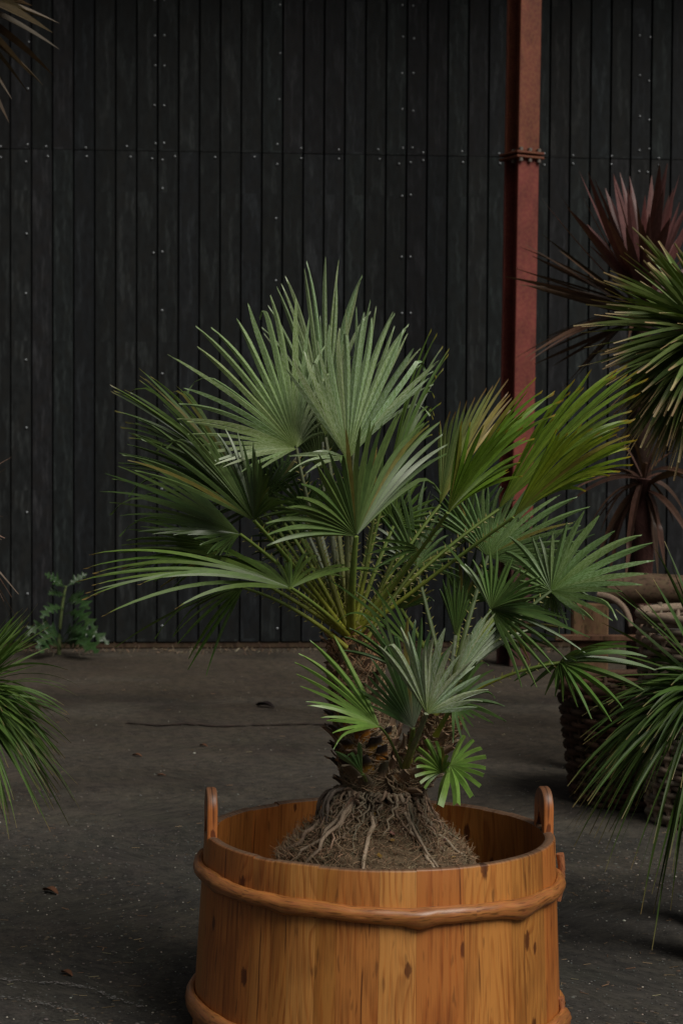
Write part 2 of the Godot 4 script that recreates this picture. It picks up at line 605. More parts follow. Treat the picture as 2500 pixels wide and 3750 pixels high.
func build_ground() -> void:
	var mb := MB.new()
	var rows := []
	var cols := []
	var uvs := []
	var xs := []
	var zs := []
	for k in 91: xs.append((k - 45) * 0.1)
	for k in 6:
		xs.append(4.5 + pow(2.0, k + 1.0))
		xs.push_front(-4.5 - pow(2.0, k + 1.0))
	for k in 111: zs.append(-2.0 - k * 0.1)
	for k in 6:
		zs.append(-13.0 - pow(2.0, k + 1.0))
		zs.push_front(-2.0 + pow(2.0, k + 1.0))
	for z in zs:
		var row := []
		var cc := []
		var uu := []
		for x in xs:
			row.append(Vector3(x, 0, z))
			# old asphalt near the tub, browner packed dirt towards the shed; worn and damp patches
			var b := smoothstep(4.5, 9.5, -z + 0.9 * noise.get_noise_2d(x * 0.5, z * 0.5))
			var c := Color(0.080, 0.076, 0.070).lerp(Color(0.104, 0.086, 0.069), b)
			c = c * (1.0 + 0.26 * noise.get_noise_2d(x * 0.3 + 11.0, z * 0.55) + 0.16 * noise.get_noise_2d(x * 1.4 + 60.0, z * 1.1))
			c = c.lerp(Color(0.045, 0.040, 0.036), 0.55 * smoothstep(0.35, 0.6, noise.get_noise_2d(x * 0.7 + 31.0, z * 0.4)))
			c = c.lerp(Color(0.15, 0.135, 0.115), 0.5 * smoothstep(0.3, 0.6, noise.get_noise_2d(x * 0.4 + 80.0, z * 0.9)))
			cc.append(c)
			uu.append(Vector2(x, z) / 1.3)
		rows.append(row); cols.append(cc); uvs.append(uu)
	mb.grid(rows, cols, uvs, false)
	tag(put("ground", mb, M.yard), "dark yard of old asphalt and packed brown dirt", "", "", "structure")


func build_wall() -> void:
	var wall := base("shed_wall", Vector3(-0.757, 0.000, -11.224))
	wall.rotation.y = deg_to_rad(4.0)
	tag(wall, "black tarred shed wall of upright boards studded with screws", "wall")
	var pitch := 0.1266
	var first := -1.260 - pitch * 9
	var back := MB.new()
	back.box(Vector3(0.9, 2.6, -0.06), Vector3(6.4, 5.2, 0.05), Color(0.012, 0.012, 0.013))
	put("backing_panel", back, M.plain, wall)
	for r in 2:
		for k in 42:
			var mb := MB.new()
			var y0 := 0.042 if r == 0 else 3.037
			var y1 := 3.07 if r == 0 else 5.2
			var dz := rng.randf_range(-0.001, 0.001) + (0.003 if r == 1 else 0.0)
			var tint := vary(Color(0.032, 0.0355, 0.037), 0.26)
			var x := first + (k + 0.5) * pitch
			mb.box(Vector3(x, (y0 + y1) / 2, -0.011 + dz), Vector3(pitch - 0.0095, y1 - y0, 0.026), tint, 0.003, Basis.IDENTITY, 1.1)
			# the lapped tongue that fills most of the joint
			mb.box(Vector3(x + pitch * 0.5 - 0.002, (y0 + y1) / 2, -0.023 + dz), Vector3(0.012, y1 - y0 - 0.002, 0.012), tint * 0.8, 0.002)
			put("board", mb, M.tar, wall)
	var sill := MB.new()
	sill.box(Vector3(0.9, 0.020, -0.022), Vector3(6.4, 0.040, 0.03), Color(0.085, 0.062, 0.043), 0.008)
	put("sill_board", sill, M.old_wood, wall)
	var eave := MB.new()
	eave.box(Vector3(0.9, 5.28, 0.55), Vector3(6.6, 0.12, 1.5), Color(0.05, 0.05, 0.05))
	put("eave", eave, M.plain, wall)
	# screw heads
	var head := SphereMesh.new()
	head.radius = 0.0070
	head.height = 0.014
	head.radial_segments = 12
	head.rings = 6
	var spots := [Vector2(-0.392, 3.949), Vector2(-0.334, 3.951), Vector2(-0.390, 3.734), Vector2(-0.333, 3.737), Vector2(-0.388, 3.555), Vector2(-0.333, 3.554), Vector2(-0.391, 3.315), Vector2(-0.334, 3.314), Vector2(-0.385, 3.084), Vector2(-0.334, 3.088), Vector2(-0.406, 2.993), Vector2(-0.344, 2.986), Vector2(-0.343, 2.814),
		Vector2(-0.397, 2.422), Vector2(-0.343, 2.429), Vector2(-0.344, 2.073), Vector2(-0.343, 1.688), Vector2(-0.344, 0.984), Vector2(-0.391, 0.600), Vector2(-0.341, 0.600), Vector2(-0.340, 0.142), Vector2(0.367, 3.936), Vector2(0.369, 3.643), Vector2(0.365, 3.363), Vector2(0.354, 3.091), Vector2(0.354, 2.970),
		Vector2(0.348, 2.641), Vector2(0.349, 2.262), Vector2(0.362, 0.368), Vector2(0.366, 0.125), Vector2(-1.147, 3.681), Vector2(-1.152, 3.401), Vector2(-1.155, 3.065), Vector2(-1.164, 2.962), Vector2(-1.161, 2.528), Vector2(-1.166, 2.168), Vector2(-1.166, 1.765), Vector2(-1.163, 1.353), Vector2(-1.161, 0.838), Vector2(-1.158, 0.340),
		Vector2(-1.316, 3.050), Vector2(-1.316, 2.986), Vector2(-1.044, 3.055), Vector2(-1.034, 2.996), Vector2(-0.806, 3.052), Vector2(-0.801, 3.000), Vector2(-0.559, 3.064), Vector2(-0.537, 3.001), Vector2(-0.268, 3.008), Vector2(-0.024, 3.007), Vector2(0.216, 3.013), Vector2(0.500, 3.069), Vector2(0.500, 3.009), Vector2(0.730, 3.064), Vector2(0.731, 3.009),
		Vector2(0.972, 3.070), Vector2(0.981, 3.012), Vector2(1.115, 3.950), Vector2(1.182, 3.948), Vector2(1.121, 3.759), Vector2(1.188, 3.750), Vector2(1.116, 3.536), Vector2(1.185, 3.539), Vector2(1.119, 3.317), Vector2(1.186, 3.308), Vector2(1.124, 3.081), Vector2(1.181, 3.085), Vector2(1.101, 2.985), Vector2(1.172, 2.995), Vector2(1.121, 2.789), Vector2(1.173, 2.796),
		Vector2(1.120, 2.416), Vector2(1.175, 2.417), Vector2(1.124, 2.071), Vector2(1.178, 2.072), Vector2(1.249, 3.056), Vector2(1.249, 3.008), Vector2(1.489, 3.067), Vector2(1.496, 3.000), Vector2(1.719, 3.057), Vector2(1.725, 2.998), Vector2(2.000, 3.062), Vector2(2.001, 2.993), Vector2(2.179, 3.053), Vector2(2.179, 3.003), Vector2(2.420, 3.053), Vector2(2.420, 3.003), Vector2(2.717, 3.045), Vector2(2.718, 3.002),
		Vector2(2.588, 3.796), Vector2(2.653, 3.787), Vector2(2.591, 3.552), Vector2(2.648, 3.519), Vector2(2.594, 3.300), Vector2(2.652, 3.279), Vector2(2.593, 3.091), Vector2(2.654, 3.101), Vector2(2.594, 2.962), Vector2(2.647, 2.958)]
	for s in spots:
		put("screw", head, M.steel, wall, Vector3(s.x, s.y, 0.003 if s.y < 3.036 else 0.005))


func build_post() -> void:
	var post := base("steel_post", Vector3(0.989, 0.108, -10.466) * Vector3(1, 0, 1))
	tag(post, "red painted steel post with a bolted joint standing before the black wall", "post")
	post.rotation_degrees = Vector3(0, 27.0, -0.55)
	var w := 0.138
	for part in [[0.0, 0.85, Color(0.085, 0.040, 0.032)], [0.85, 2.90, Color(0.235, 0.066, 0.050)], [2.925, 5.2, Color(0.225, 0.082, 0.047)]]:
		var mb := MB.new()
		var h: float = part[1] - part[0]
		mb.box(Vector3(0, part[0] + h / 2, w * 0.5), Vector3(w, h, 0.014), part[2], 0.003, Basis.IDENTITY, 1.3)
		mb.box(Vector3(0, part[0] + h / 2, 0), Vector3(0.010, h - 0.002, w - 0.014), part[2], 0.001, Basis.IDENTITY, 1.3)
		mb.box(Vector3(0, part[0] + h / 2, -w * 0.5), Vector3(w, h, 0.014), part[2], 0.003, Basis.IDENTITY, 1.3)
		put("shaft", mb, M.paint, post)
	for y in [2.889, 2.914]:
		var mb := MB.new()
		mb.box(Vector3(0, y, 0), Vector3(w + 0.045, 0.014, w + 0.06), Color(0.20, 0.075, 0.04), 0.003)
		put("flange", mb, M.paint, post)
	mat("rusty", 0.6, null).albedo_color = Color(0.16, 0.13, 0.11).linear_to_srgb()
	var nut := CylinderMesh.new()
	nut.top_radius = 0.012; nut.bottom_radius = 0.012; nut.height = 0.018; nut.radial_segments = 6; nut.rings = 0
	for s in [[-0.060, 0.086], [0.0, 0.086], [0.060, 0.086], [-0.055, 0.0]]:
		for y in [2.872, 2.931]:
			put("bolt", nut, M.rusty, post, Vector3(s[0], y, s[1]))


# ------------------------------------------------------------------ the tub
func tub_r(y: float) -> float:   # outer radius at height y over the ground
	return lerpf(0.396, 0.3755, clampf(y / 0.424, -0.2, 1.2))


func build_tub() -> void:
	var tub := base("wooden_tub", Vector3(0.081, 0.0, -3.913))
	tub.rotation_degrees.z = -0.6
	tag(tub, "round orange pine tub with branch hoops and two upright handles", "tub")
	var rim := 0.424
	var cuts := [-90.0, -72.0, -55.0, -43.5, -35.0, -29.0, -20.0, -13.5, -1.0, 10.0, 25.0, 43.5, 62.0, 79.0, 98.0]
	var a := 98.0
	while a < 255.0:
		a += rng.randf_range(10.0, 17.0)
		cuts.append(minf(a, 270.0))
	if cuts[-1] < 270.0: cuts.append(270.0)
	for i in cuts.size() - 1:
		var a0: float = deg_to_rad(cuts[i]) + 0.0005
		var a1: float = deg_to_rad(cuts[i + 1]) - 0.0005
		var mb := MB.new()
		var tint := vary(Color(0.53, 0.205, 0.045), 0.17)
		if i == 5 or i == 8: tint = Color(0.60, 0.262, 0.066)
		if i in [1, 2, 9, 12]: tint = Color(0.47, 0.160, 0.034)
		var top := rim + rng.randf_range(-0.002, 0.002)
		var column := rng.randi_range(0, 7)
		if i == 10: column = 2
		var v0 := rng.randf() * 0.52
		var sec := 5
		var span := (a1 - a0) * 0.385
		var us := minf(span / 0.13, 1.0)
		var out := []
		var cols := []
		var uvs := []
		# once round the stave's profile: up the outside, over the top, down the inside
		var prof := []
		for k in 9:
			prof.append([k / 8.0 * (top - 0.004), 0.0])
		prof.append([top, 0.004]); prof.append([top + 0.0005, 0.014]); prof.append([top - 0.003, 0.0215])
		for k in 4:
			prof.append([(top - 0.004) * (1.0 - k / 3.0), 0.022])
		for q in prof:
			var row := []
			var uu := []
			for j in sec + 3:
				var f := clampf((j - 1.0) / sec, 0.0, 1.0)
				var an := lerpf(a0, a1, f)
				var r: float = tub_r(q[0]) - q[1]
				if j == 0 or j == sec + 2:   # the closed sides, with a small chamfer
					r = tub_r(q[0]) - 0.011
				elif (j == 1 or j == sec + 1) and q[1] < 0.003:
					r -= 0.0005
				row.append(Vector3(sin(an) * r, q[0], cos(an) * r))
				uu.append(Vector2((column + 0.03 + 0.94 * f * us) / 8.0, v0 + (q[0] + q[1] * 0.5) * 0.95))
			out.append(row); uvs.append(uu)
			var c := tint
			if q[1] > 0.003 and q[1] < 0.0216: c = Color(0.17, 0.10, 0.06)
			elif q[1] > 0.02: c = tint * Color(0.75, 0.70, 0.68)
			cols.append(c)
		var cut := func(from: int, to: int) -> void:
			var a_ := []
			var b_ := []
			for q in out.size():
				a_.append(out[q].slice(from, to)); b_.append(uvs[q].slice(from, to))
			mb.grid(a_, cols, b_, false)
		cut.call(0, 2); cut.call(1, sec + 2); cut.call(sec + 1, sec + 3)
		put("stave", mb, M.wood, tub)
	var bottom := CylinderMesh.new()
	bottom.top_radius = 0.372; bottom.bottom_radius = 0.372; bottom.height = 0.02; bottom.radial_segments = 48; bottom.rings = 0
	var bm := mat("tub_floor", 0.7, null)
	bm.albedo_color = Color(0.30, 0.14, 0.05).linear_to_srgb()
	put("bottom_board", bottom, bm, tub, Vector3(0, 0.03, 0))
	# two handles: staves that run on above the rim
	for s in [[99.0, 0.090], [-81.0, 0.098]]:
		var mb := MB.new()
		var th := 0.021
		var rows := []
		var wv := 0.044
		var hgt: float = s[1]
		# outline of the rounded board
		var line := []
		line.append(Vector2(-wv, -0.02))
		for k in 13:
			var an := PI - PI * k / 12.0
			line.append(Vector2(cos(an) * wv, hgt - wv + sin(an) * wv))
		line.append(Vector2(wv, -0.02))
		var front := []
		var edge := [[], [], [], []]
		for p in line:
			var sc := 0.93
			edge[0].append(Vector3(-th / 2, p.y - (0.003 if p.y > hgt - wv else 0.0), p.x * sc))
			edge[1].append(Vector3(-th / 2 + 0.0035, p.y, p.x))
			edge[2].append(Vector3(th / 2 - 0.0035, p.y, p.x))
			edge[3].append(Vector3(th / 2, p.y - (0.003 if p.y > hgt - wv else 0.0), p.x * sc))
		var uvs := []
		var hc := []
		for r in 4:
			var uu := []
			var cr := []
			for k in line.size():
				uu.append(Vector2((3 + 0.3 + r * 0.1) / 8.0, 0.1 + line[k].y * 0.95))
				var q := Color(0.52, 0.17, 0.045)
				cr.append(q.lerp(Color(0.16, 0.085, 0.05), smoothstep(hgt - 0.045, hgt - 0.015, line[k].y) * 0.8))
			uvs.append(uu)
			hc.append(cr)
		mb.grid(edge, hc, uvs, true)
		for sd in [0, 3]:
			var mid := Vector3(edge[sd][0].x, hgt * 0.4, 0)
			for k in line.size() - 1:
				var p0: Vector3 = edge[sd][k]
				var p1: Vector3 = edge[sd][k + 1]
				var nn := Vector3(-1 if sd == 0 else 1, 0, 0)
				var ia := mb.vert(mid, nn, Color(0.46, 0.15, 0.04), Vector2(3.5 / 8, 0.1))
				var ib := mb.vert(p0, nn, hc[sd][k], Vector2((3.5 + p0.z * 8) / 8, 0.1 + p0.y))
				var ic := mb.vert(p1, nn, hc[sd][k + 1], Vector2((3.5 + p1.z * 8) / 8, 0.1 + p1.y))
				if (p0 - mid).cross(p1 - mid).dot(nn) > 0: mb.tri(ia, ib, ic)
				else: mb.tri(ia, ic, ib)
		var h := put("handle", mb, M.wood, tub)
		var an := deg_to_rad(s[0])
		h.position = Vector3(sin(an) * (tub_r(rim) - 0.0117), rim, cos(an) * (tub_r(rim) - 0.0117))
		h.rotation.y = an - PI / 2
	# hoops: split branches with knots, bent round the tub
	for hp in [[0.338, 0.012, 0.0172, 100.0, -262.0], [0.055, 0.010, 0.024, 84.0, -270.0]]:
		var mb := MB.new()
		var rows := []
		var cols := []
		var uvs := []
		var steps := 150
		for k in steps + 1:
			var t := float(k) / steps
			var an := deg_to_rad(lerpf(hp[3], hp[4], t))
			var y: float = hp[0] - sin(an) * hp[1] + 0.004 * noise.get_noise_1d(an * 1.7 + hp[0] * 90.0)
			var wide: float = hp[2] * (1.0 + 0.12 * noise.get_noise_1d(an * 2.3 + 40.0 + hp[0] * 50.0))
			var low := 0.0
			var fat := 0.0
			for kn in [[11.0, 4.0, 0.011], [47.0, 5.0, 0.012], [-29.0, 4.5, 0.005], [-62.0, 6.0, 0.006], [120.0, 6.0, 0.01]]:
				var g := exp(-pow((rad_to_deg(an) - kn[0] - (0.0 if hp[0] > 0.2 else 33.0)) / kn[1], 2.0))
				low += g * kn[2]
				fat += g * kn[2] * 0.45
			var end := minf(1.0, minf(t, 1.0 - t) * 60.0 + 0.35)
			var r0 := tub_r(y) - 0.002
			var row := []
			var uu := []
			for j in 13:
				var ph := TAU * j / 12.0
				var s := sin(ph)
				var c := cos(ph)
				var up := s * wide * end - (low if s < 0.0 else 0.0) * absf(s)
				var o := 0.006 + (c * (0.0155 + fat) if c > 0 else c * 0.007) * end + 0.0015 * noise.get_noise_2d(an * 9.0, ph * 2.0)
				row.append(Vector3(sin(an) * (r0 + o), y + up, cos(an) * (r0 + o)))
				uu.append(Vector2(j / 12.0, t * 5.0))
			rows.append(row); uvs.append(uu)
			var c0 := Color(0.46, 0.190, 0.054) * (1.0 + 0.2 * noise.get_noise_1d(an * 4.0))
			cols.append(c0.lerp(Color(0.22, 0.09, 0.04), clampf(low * 18.0, 0.0, 0.35)))
		mb.grid(rows, cols, uvs, false, true)
		for e in [0, steps]:
			var ctr := Vector3.ZERO
			for j in 12: ctr += rows[e][j] / 12.0
			for j in 12:
				if e == 0: mb.flat(ctr, rows[e][j + 1], rows[e][j], Color(0.42, 0.20, 0.10))
				else: mb.flat(ctr, rows[e][j], rows[e][j + 1], Color(0.42, 0.20, 0.10))
		put("hoop", mb, M.branch, tub)
		# the other end of the branch, tucked under
		var peg := MB.new()
		var pa := deg_to_rad(hp[3] - 6.0)
		var pp := []
		var pr := []
		for k in 7:
			var t := k / 6.0
			var an := pa + 0.02 * t
			pp.append(Vector3(sin(an) * (tub_r(0.3) + 0.012 + 0.006 * sin(t * PI)), hp[0] + 0.035 - 0.105 * t, cos(an) * (tub_r(0.3) + 0.012)))
			pr.append(lerpf(0.009, 0.006, t))
		peg.tube(pp, pr, 8, [Color(0.45, 0.19, 0.09)], 8.0)
		put("hoop_end", peg, M.branch, tub)
	# the grey plastic pot that carries the root ball
	var pot := base("plastic_pot", Vector3(0.070, 0.042, -3.913))
	tag(pot, "dark grey plastic pot upturned inside the wooden tub under the root ball", "pot")
	var mb := MB.new()
	var rows := []
	var uvs := []
	for q in [[0.0, 0.285], [0.24, 0.252], [0.278, 0.248], [0.286, 0.245], [0.290, 0.238], [0.291, 0.15], [0.291, 0.001]]:
		var row := []
		var uu := []
		for j in 49:
			row.append(Vector3(cos(TAU * j / 48) * q[1], q[0], -sin(TAU * j / 48) * q[1]))
			uu.append(Vector2.ZERO)
		rows.append(row); uvs.append(uu)
	var cc := []
	for q in 7: cc.append(Color(0.060, 0.070, 0.078))
	mb.grid(rows, cc, uvs, false, true)
	put("pot_shell", mb, M.plastic, pot)


func build_palm() -> void:
	rng.seed = 21
	var palm := base("fan_palm", Vector3(0.085, 0.333, -3.913))
	palm.set_meta("label", "bushy green fan palm with bare brown roots standing in the wooden tub")
	palm.set_meta("category", "palm")
	var o := -palm.position   # everything below is laid out in the yard and hung on the palm
	build_root_ball(palm)
	var top := Vector3(0.022, 0.840, -3.928)
	var foot := Vector3(0.082, 0.510, -3.916)
	build_trunk(palm, foot + o, Vector3(0.051, 0.621, -3.900) + o, top + o, [0.080, 0.078, 0.075, 0.069, 0.060, 0.050], 90, 0.5)
	build_trunk(palm, Vector3(0.118, 0.541, -3.877) + o, Vector3(0.170, 0.568, -3.858) + o, Vector3(0.228, 0.696, -3.873) + o, [0.050, 0.048, 0.046, 0.043, 0.038, 0.030], 46, 0.75)
	build_fronds(palm, o)


func build_root_ball(palm: Node3D) -> void:
	var ball := base("root_ball", Vector3.ZERO, palm)
	var shape := func(an: float, t: float) -> Vector3:   # t 0 at the foot, 1 at the neck
		var prof: Array = [0.198, 0.207, 0.196, 0.174, 0.147, 0.124, 0.105, 0.092, 0.084]
		var f := clampf(t, 0.0, 1.0) * 8.0
		var k := mini(int(f), 7)
		var r := lerpf(prof[k], prof[k + 1], f - k)
		var y := 0.003 + 0.165 * clampf(t, 0.0, 1.0)
		r *= 1.0 + 0.09 * noise.get_noise_2d(cos(an) * 1.6 + 4.0, sin(an) * 1.6 + t * 2.0) + 0.03 * noise.get_noise_2d(cos(an) * 7.0, sin(an) * 7.0 + t * 9.0)
		return Vector3(cos(an) * r - 0.017 * (1.0 - t), y + 0.006 * noise.get_noise_2d(an * 5.0, t * 11.0), sin(an) * r)
	var mb := MB.new()
	var rows := []
	var cols := []
	var uvs := []
	for i in 25:
		var row := []
		var uu := []
		var cc := []
		for j in 65:
			row.append(shape.call(-TAU * (j % 64) / 64.0, i / 24.0))
			uu.append(Vector2(j / 10.0, i / 5.0))
			cc.append(Color(0.22, 0.155, 0.098) * (0.8 + 0.35 * noise.get_noise_2d(j * 0.6, i * 0.7)))
		rows.append(row); uvs.append(uu); cols.append(cc)
	mb.grid(rows, cols, uvs, false, true)
	put("soil", mb, M.soil, ball)
	# matted hair roots
	var hair := MB.new()
	for k in 7500:
		var an := rng.randf() * TAU
		var t := pow(rng.randf(), 1.2) * 0.92
		var p: Vector3 = shape.call(an, t)
		var out := Vector3(p.x, 0.35 * p.length(), p.z).normalized()
		var side := out.cross(Vector3.UP).normalized()
		var d := (side * rng.randf_range(-1, 1) + out.cross(side) * rng.randf_range(-1, 1) + out * 0.35).normalized()
		var l := rng.randf_range(0.008, 0.034)
		var w := rng.randf_range(0.00035, 0.0009)
		var c := vary(Color(0.46, 0.32, 0.20), 0.5)
		var q0 := p - out * 0.002
		var q1 := p + d * l * 0.5 + out * rng.randf_range(0.002, 0.007)
		var q2 := p + d * l + side * rng.randf_range(-0.5, 0.5) * l + out * rng.randf_range(-0.003, 0.006)
		hair.tube([q0, q1, q2], [w, w * 0.9, w * 0.5], 3, [c], 1.0, false)
	tag(put("root_hair", hair, M.fibre, ball), "", "", "", "stuff")
	# thick roots running from the neck over the ball
	var roots := []
	for k in 140:
		var an := rng.randf_range(-0.15, PI + 0.15) if k < 120 else rng.randf_range(PI, TAU)
		roots.append([an, rng.randf_range(0.38, 0.92), rng.randf_range(0.0013, 0.0036), rng.randf_range(-0.35, 0.35)])
	for q in [[2.35, 0.02, 0.0042, 0.35], [2.2, 0.10, 0.005, 0.25], [1.72, 0.0, 0.0052, -0.12], [1.05, 0.02, 0.005, -0.30], [0.98, 0.05, 0.0036, -0.2], [0.55, 0.15, 0.0044, -0.35], [2.75, 0.12, 0.006, 0.3]]:
		roots.append(q)
	for q in roots:
		var m2 := MB.new()
		var pts := []
		var rad := []
		var cols2 := []
		var c := vary(Color(0.36, 0.265, 0.185), 0.4)
		if q[1] < 0.2: c = vary(Color(0.52, 0.40, 0.29), 0.15)
		var phase := rng.randf() * 30.0
		var lift := rng.randf_range(0.002, 0.016)
		for i in 13:
			var f := i / 12.0
			var t: float = lerpf(1.06, q[1], f)
			var an: float = q[0] + q[3] * f * f + 0.11 * noise.get_noise_1d(phase + f * 3.0) + 0.04 * noise.get_noise_1d(phase + f * 11.0)
			var p: Vector3 = shape.call(an, minf(t, 0.995))
			if t > 0.995: p.y += (t - 0.995) * 0.25
			var outw := Vector3(p.x, 0.5 * Vector2(p.x, p.z).length(), p.z).normalized()
			p += outw * (lift * sin(PI * pow(f, 0.7)) + 0.003 + 0.004 * noise.get_noise_1d(phase + 9.0 + f * 5.0))
			pts.append(p)
			rad.append(q[2] * lerpf(1.25, 0.6, f))
			cols2.append(c * (0.85 + 0.3 * absf(noise.get_noise_1d(phase + f * 12.0))))
		m2.tube(pts, rad, 6, cols2, 18.0)
		put("root", m2, M.fibre, ball)
	for k in 6:   # looping roots that spring out from the neck on the left
		var m3 := MB.new()
		var an := rng.randf_range(2.5, 3.5)
		var p0 := Vector3(cos(an) * 0.075, 0.17 + rng.randf_range(-0.01, 0.015), sin(an) * 0.07)
		var p2 := Vector3(cos(an) * rng.randf_range(0.115, 0.14), 0.085, sin(an) * 0.12)
		var p1 := p2 + Vector3(0.0, rng.randf_range(0.07, 0.14), 0.0) + Vector3(cos(an), 0, sin(an)) * 0.015
		var pts := []
		var rad := []
		for i in 12:
			pts.append(bez(p0, p1, p2, i / 11.0) + Vector3.ONE * 0.003 * noise.get_noise_2d(k * 9.0, i * 0.4))
			rad.append(lerpf(0.0052, 0.0034, i / 11.0))
		m3.tube(pts, rad, 6, [vary(Color(0.25, 0.205, 0.17), 0.2)], 18.0)
		put("root", m3, M.fibre, ball)
	for k in 26:   # chips of bark and yellow husk on the soil
		var m4 := MB.new()
		var an := rng.randf_range(0.1, PI - 0.1)
		var p: Vector3 = shape.call(an, rng.randf_range(0.05, 0.9))
		p += Vector3(cos(an), 0.8, sin(an)) * 0.004
		var s := rng.randf_range(0.003, 0.008)
		var b := Basis.from_euler(Vector3(rng.randf(), rng.randf(), rng.randf()) * TAU)
		m4.box(p, Vector3(s * 2, s * 0.5, s), [Color(0.42, 0.25, 0.06), Color(0.33, 0.24, 0.17), Color(0.30, 0.13, 0.11)][k % 3], 0.001, b)
		put("husk_chip", m4, M.husk, ball)


func build_trunk(palm: Node3D, a: Vector3, mid: Vector3, b: Vector3, radii: Array, stubs: int, burnt: float) -> void:
	var trunk := base("trunk", a, palm)
	var rad := func(t: float) -> float:
		var f := clampf(t, 0.0, 1.0) * (radii.size() - 1)
		var i := mini(int(f), radii.size() - 2)
		return lerpf(radii[i], radii[i + 1], smoothstep(0.0, 1.0, f - i)) * 0.80
	var frame := func(t: float, an: float) -> Array:   # a point on the surface, the way out, the way up
		var p := bez(a, mid, b, clampf(t, 0.0, 1.0)) - a
		var up := (bez(a, mid, b, minf(t + 0.03, 1.0)) - bez(a, mid, b, maxf(t - 0.03, 0.0))).normalized()
		var x := up.cross(Vector3(0, 0, 1)).normalized()
		var z := x.cross(up)
		var out := x * cos(an) + z * sin(an)
		return [p + out * rad.call(t), out, up]
	var mb := MB.new()
	var rows := []
	var cols := []
	var uvs := []
	for i in 27:
		var row := []
		var uu := []
		var t := i / 26.0
		for j in 41:
			var an := -TAU * (j % 40) / 40.0
			var f: Array = frame.call(t, an)
			row.append(f[0] + f[1] * (0.007 * noise.get_noise_2d(cos(an) * 3.0 + t * 4.0, sin(an) * 3.0 + t * 9.0) - (0.03 if i == 26 else 0.0)))
			uu.append(Vector2(j / 10.0, t * 4.0))
		rows.append(row); uvs.append(uu)
		cols.append(Color(0.20, 0.140, 0.085))
	mb.grid(rows, cols, uvs, false, true)
	put("core", mb, M.fibre, trunk)
	# stubs of cut leaf stalks in a spiral: orange wood at the foot, burnt dark at the cut end
	for k in stubs:
		var t := 0.05 + 0.90 * (k + 0.5) / stubs
		var an := k * 2.39996 + rng.randf_range(-0.15, 0.15)
		var f: Array = frame.call(t, an)
		var out: Vector3 = f[1]
		var up: Vector3 = f[2]
		var side := up.cross(out).normalized()
		var upper := smoothstep(0.62, 0.80, t)
		var w := rng.randf_range(0.017, 0.025) * (1.0 - 0.25 * upper)
		var l := rng.randf_range(0.030, 0.052) * (1.0 - 0.3 * upper)
		var lean := rng.randf_range(0.22, 0.5)
		var th := rng.randf_range(0.008, 0.012)
		var p0: Vector3 = f[0] - up * 0.012 - out * 0.006
		var charred := Color(0.040, 0.033, 0.029)
		var c_base: Color = Color(0.50, 0.19, 0.02) if rng.randf() < 0.6 else Color(0.52, 0.27, 0.035)
		var c_end := charred
		if upper > 0.3 or rng.randf() > 0.6:
			c_base = vary(Color(0.25, 0.15, 0.09), 0.3)
			c_end = vary(Color(0.20, 0.135, 0.09), 0.35)
		if t < 0.22:
			c_base = vary(Color(0.27, 0.185, 0.12), 0.3)
			c_end = vary(Color(0.20, 0.145, 0.10), 0.4)
		if burnt > 0.6 and rng.randf() < 0.65:
			c_end = vary(Color(0.27, 0.19, 0.125), 0.25)
			c_base = vary(Color(0.36, 0.20, 0.09), 0.25)
		var m2 := MB.new()
		var rr := []
		var cc := []
		var uu2 := []
		for i in 7:
			var s := i / 6.0
			var ctr := p0 + up * l * s + out * (lean * l * s * s + 0.010 * s)
			var ww := w * (1.0 - 0.42 * s)
			var tt := th * (1.0 - 0.35 * s)
			var row := []
			var uu := []
			for j in 9:
				var ph := TAU * j / 8.0
				row.append(ctr + side * cos(ph) * ww - out * sin(ph) * tt * (1.0 if sin(ph) < 0 else 0.5) + up * (0.004 * noise.get_noise_2d(ph * 3.0 + k, s) if i == 6 else 0.0))
				uu.append(Vector2(j / 8.0, s * 1.5 + k * 0.37))
			rr.append(row); uu2.append(uu)
			cc.append(c_base.lerp(c_end, smoothstep(0.30, 0.62, s + 0.15 * noise.get_noise_1d(k * 3.0))))
		m2.grid(rr, cc, uu2, false, true)
		for j in 8:
			m2.flat(p0 + up * l * 0.985 + out * (lean * l + 0.010), rr[6][j], rr[6][j + 1], c_end * 1.3)
		put("leaf_base", m2, M.husk, trunk)
	# ragged papery sheaths, most of them near the crown
	for k in int(stubs * 0.9):
		var t := 1.0 - pow(rng.randf(), 1.4) * 0.75
		var f: Array = frame.call(t, rng.randf() * TAU)
		var side: Vector3 = (f[2].cross(f[1])).normalized()
		var d: Vector3 = (f[2] * rng.randf_range(0.2, 1.0) + side * rng.randf_range(-1.0, 1.0) + f[1] * rng.randf_range(0.0, 0.5)).normalized()
		var l := rng.randf_range(0.02, 0.05)
		var m3 := MB.new()
		var c := vary(Color(0.30, 0.19, 0.115), 0.35)
		strap(m3, f[0] + f[1] * 0.002, f[0] + d * l * 0.6 + f[1] * 0.018, f[0] + d * l + f[1] * rng.randf_range(-0.002, 0.012), rng.randf_range(0.007, 0.016), c * 0.7, c, c * 1.15, 6, 0.7, 0.8, 0.3)
		put("sheath", m3, M.husk, trunk)
	# coarse fibre wrapped round the trunk
	var hair := MB.new()
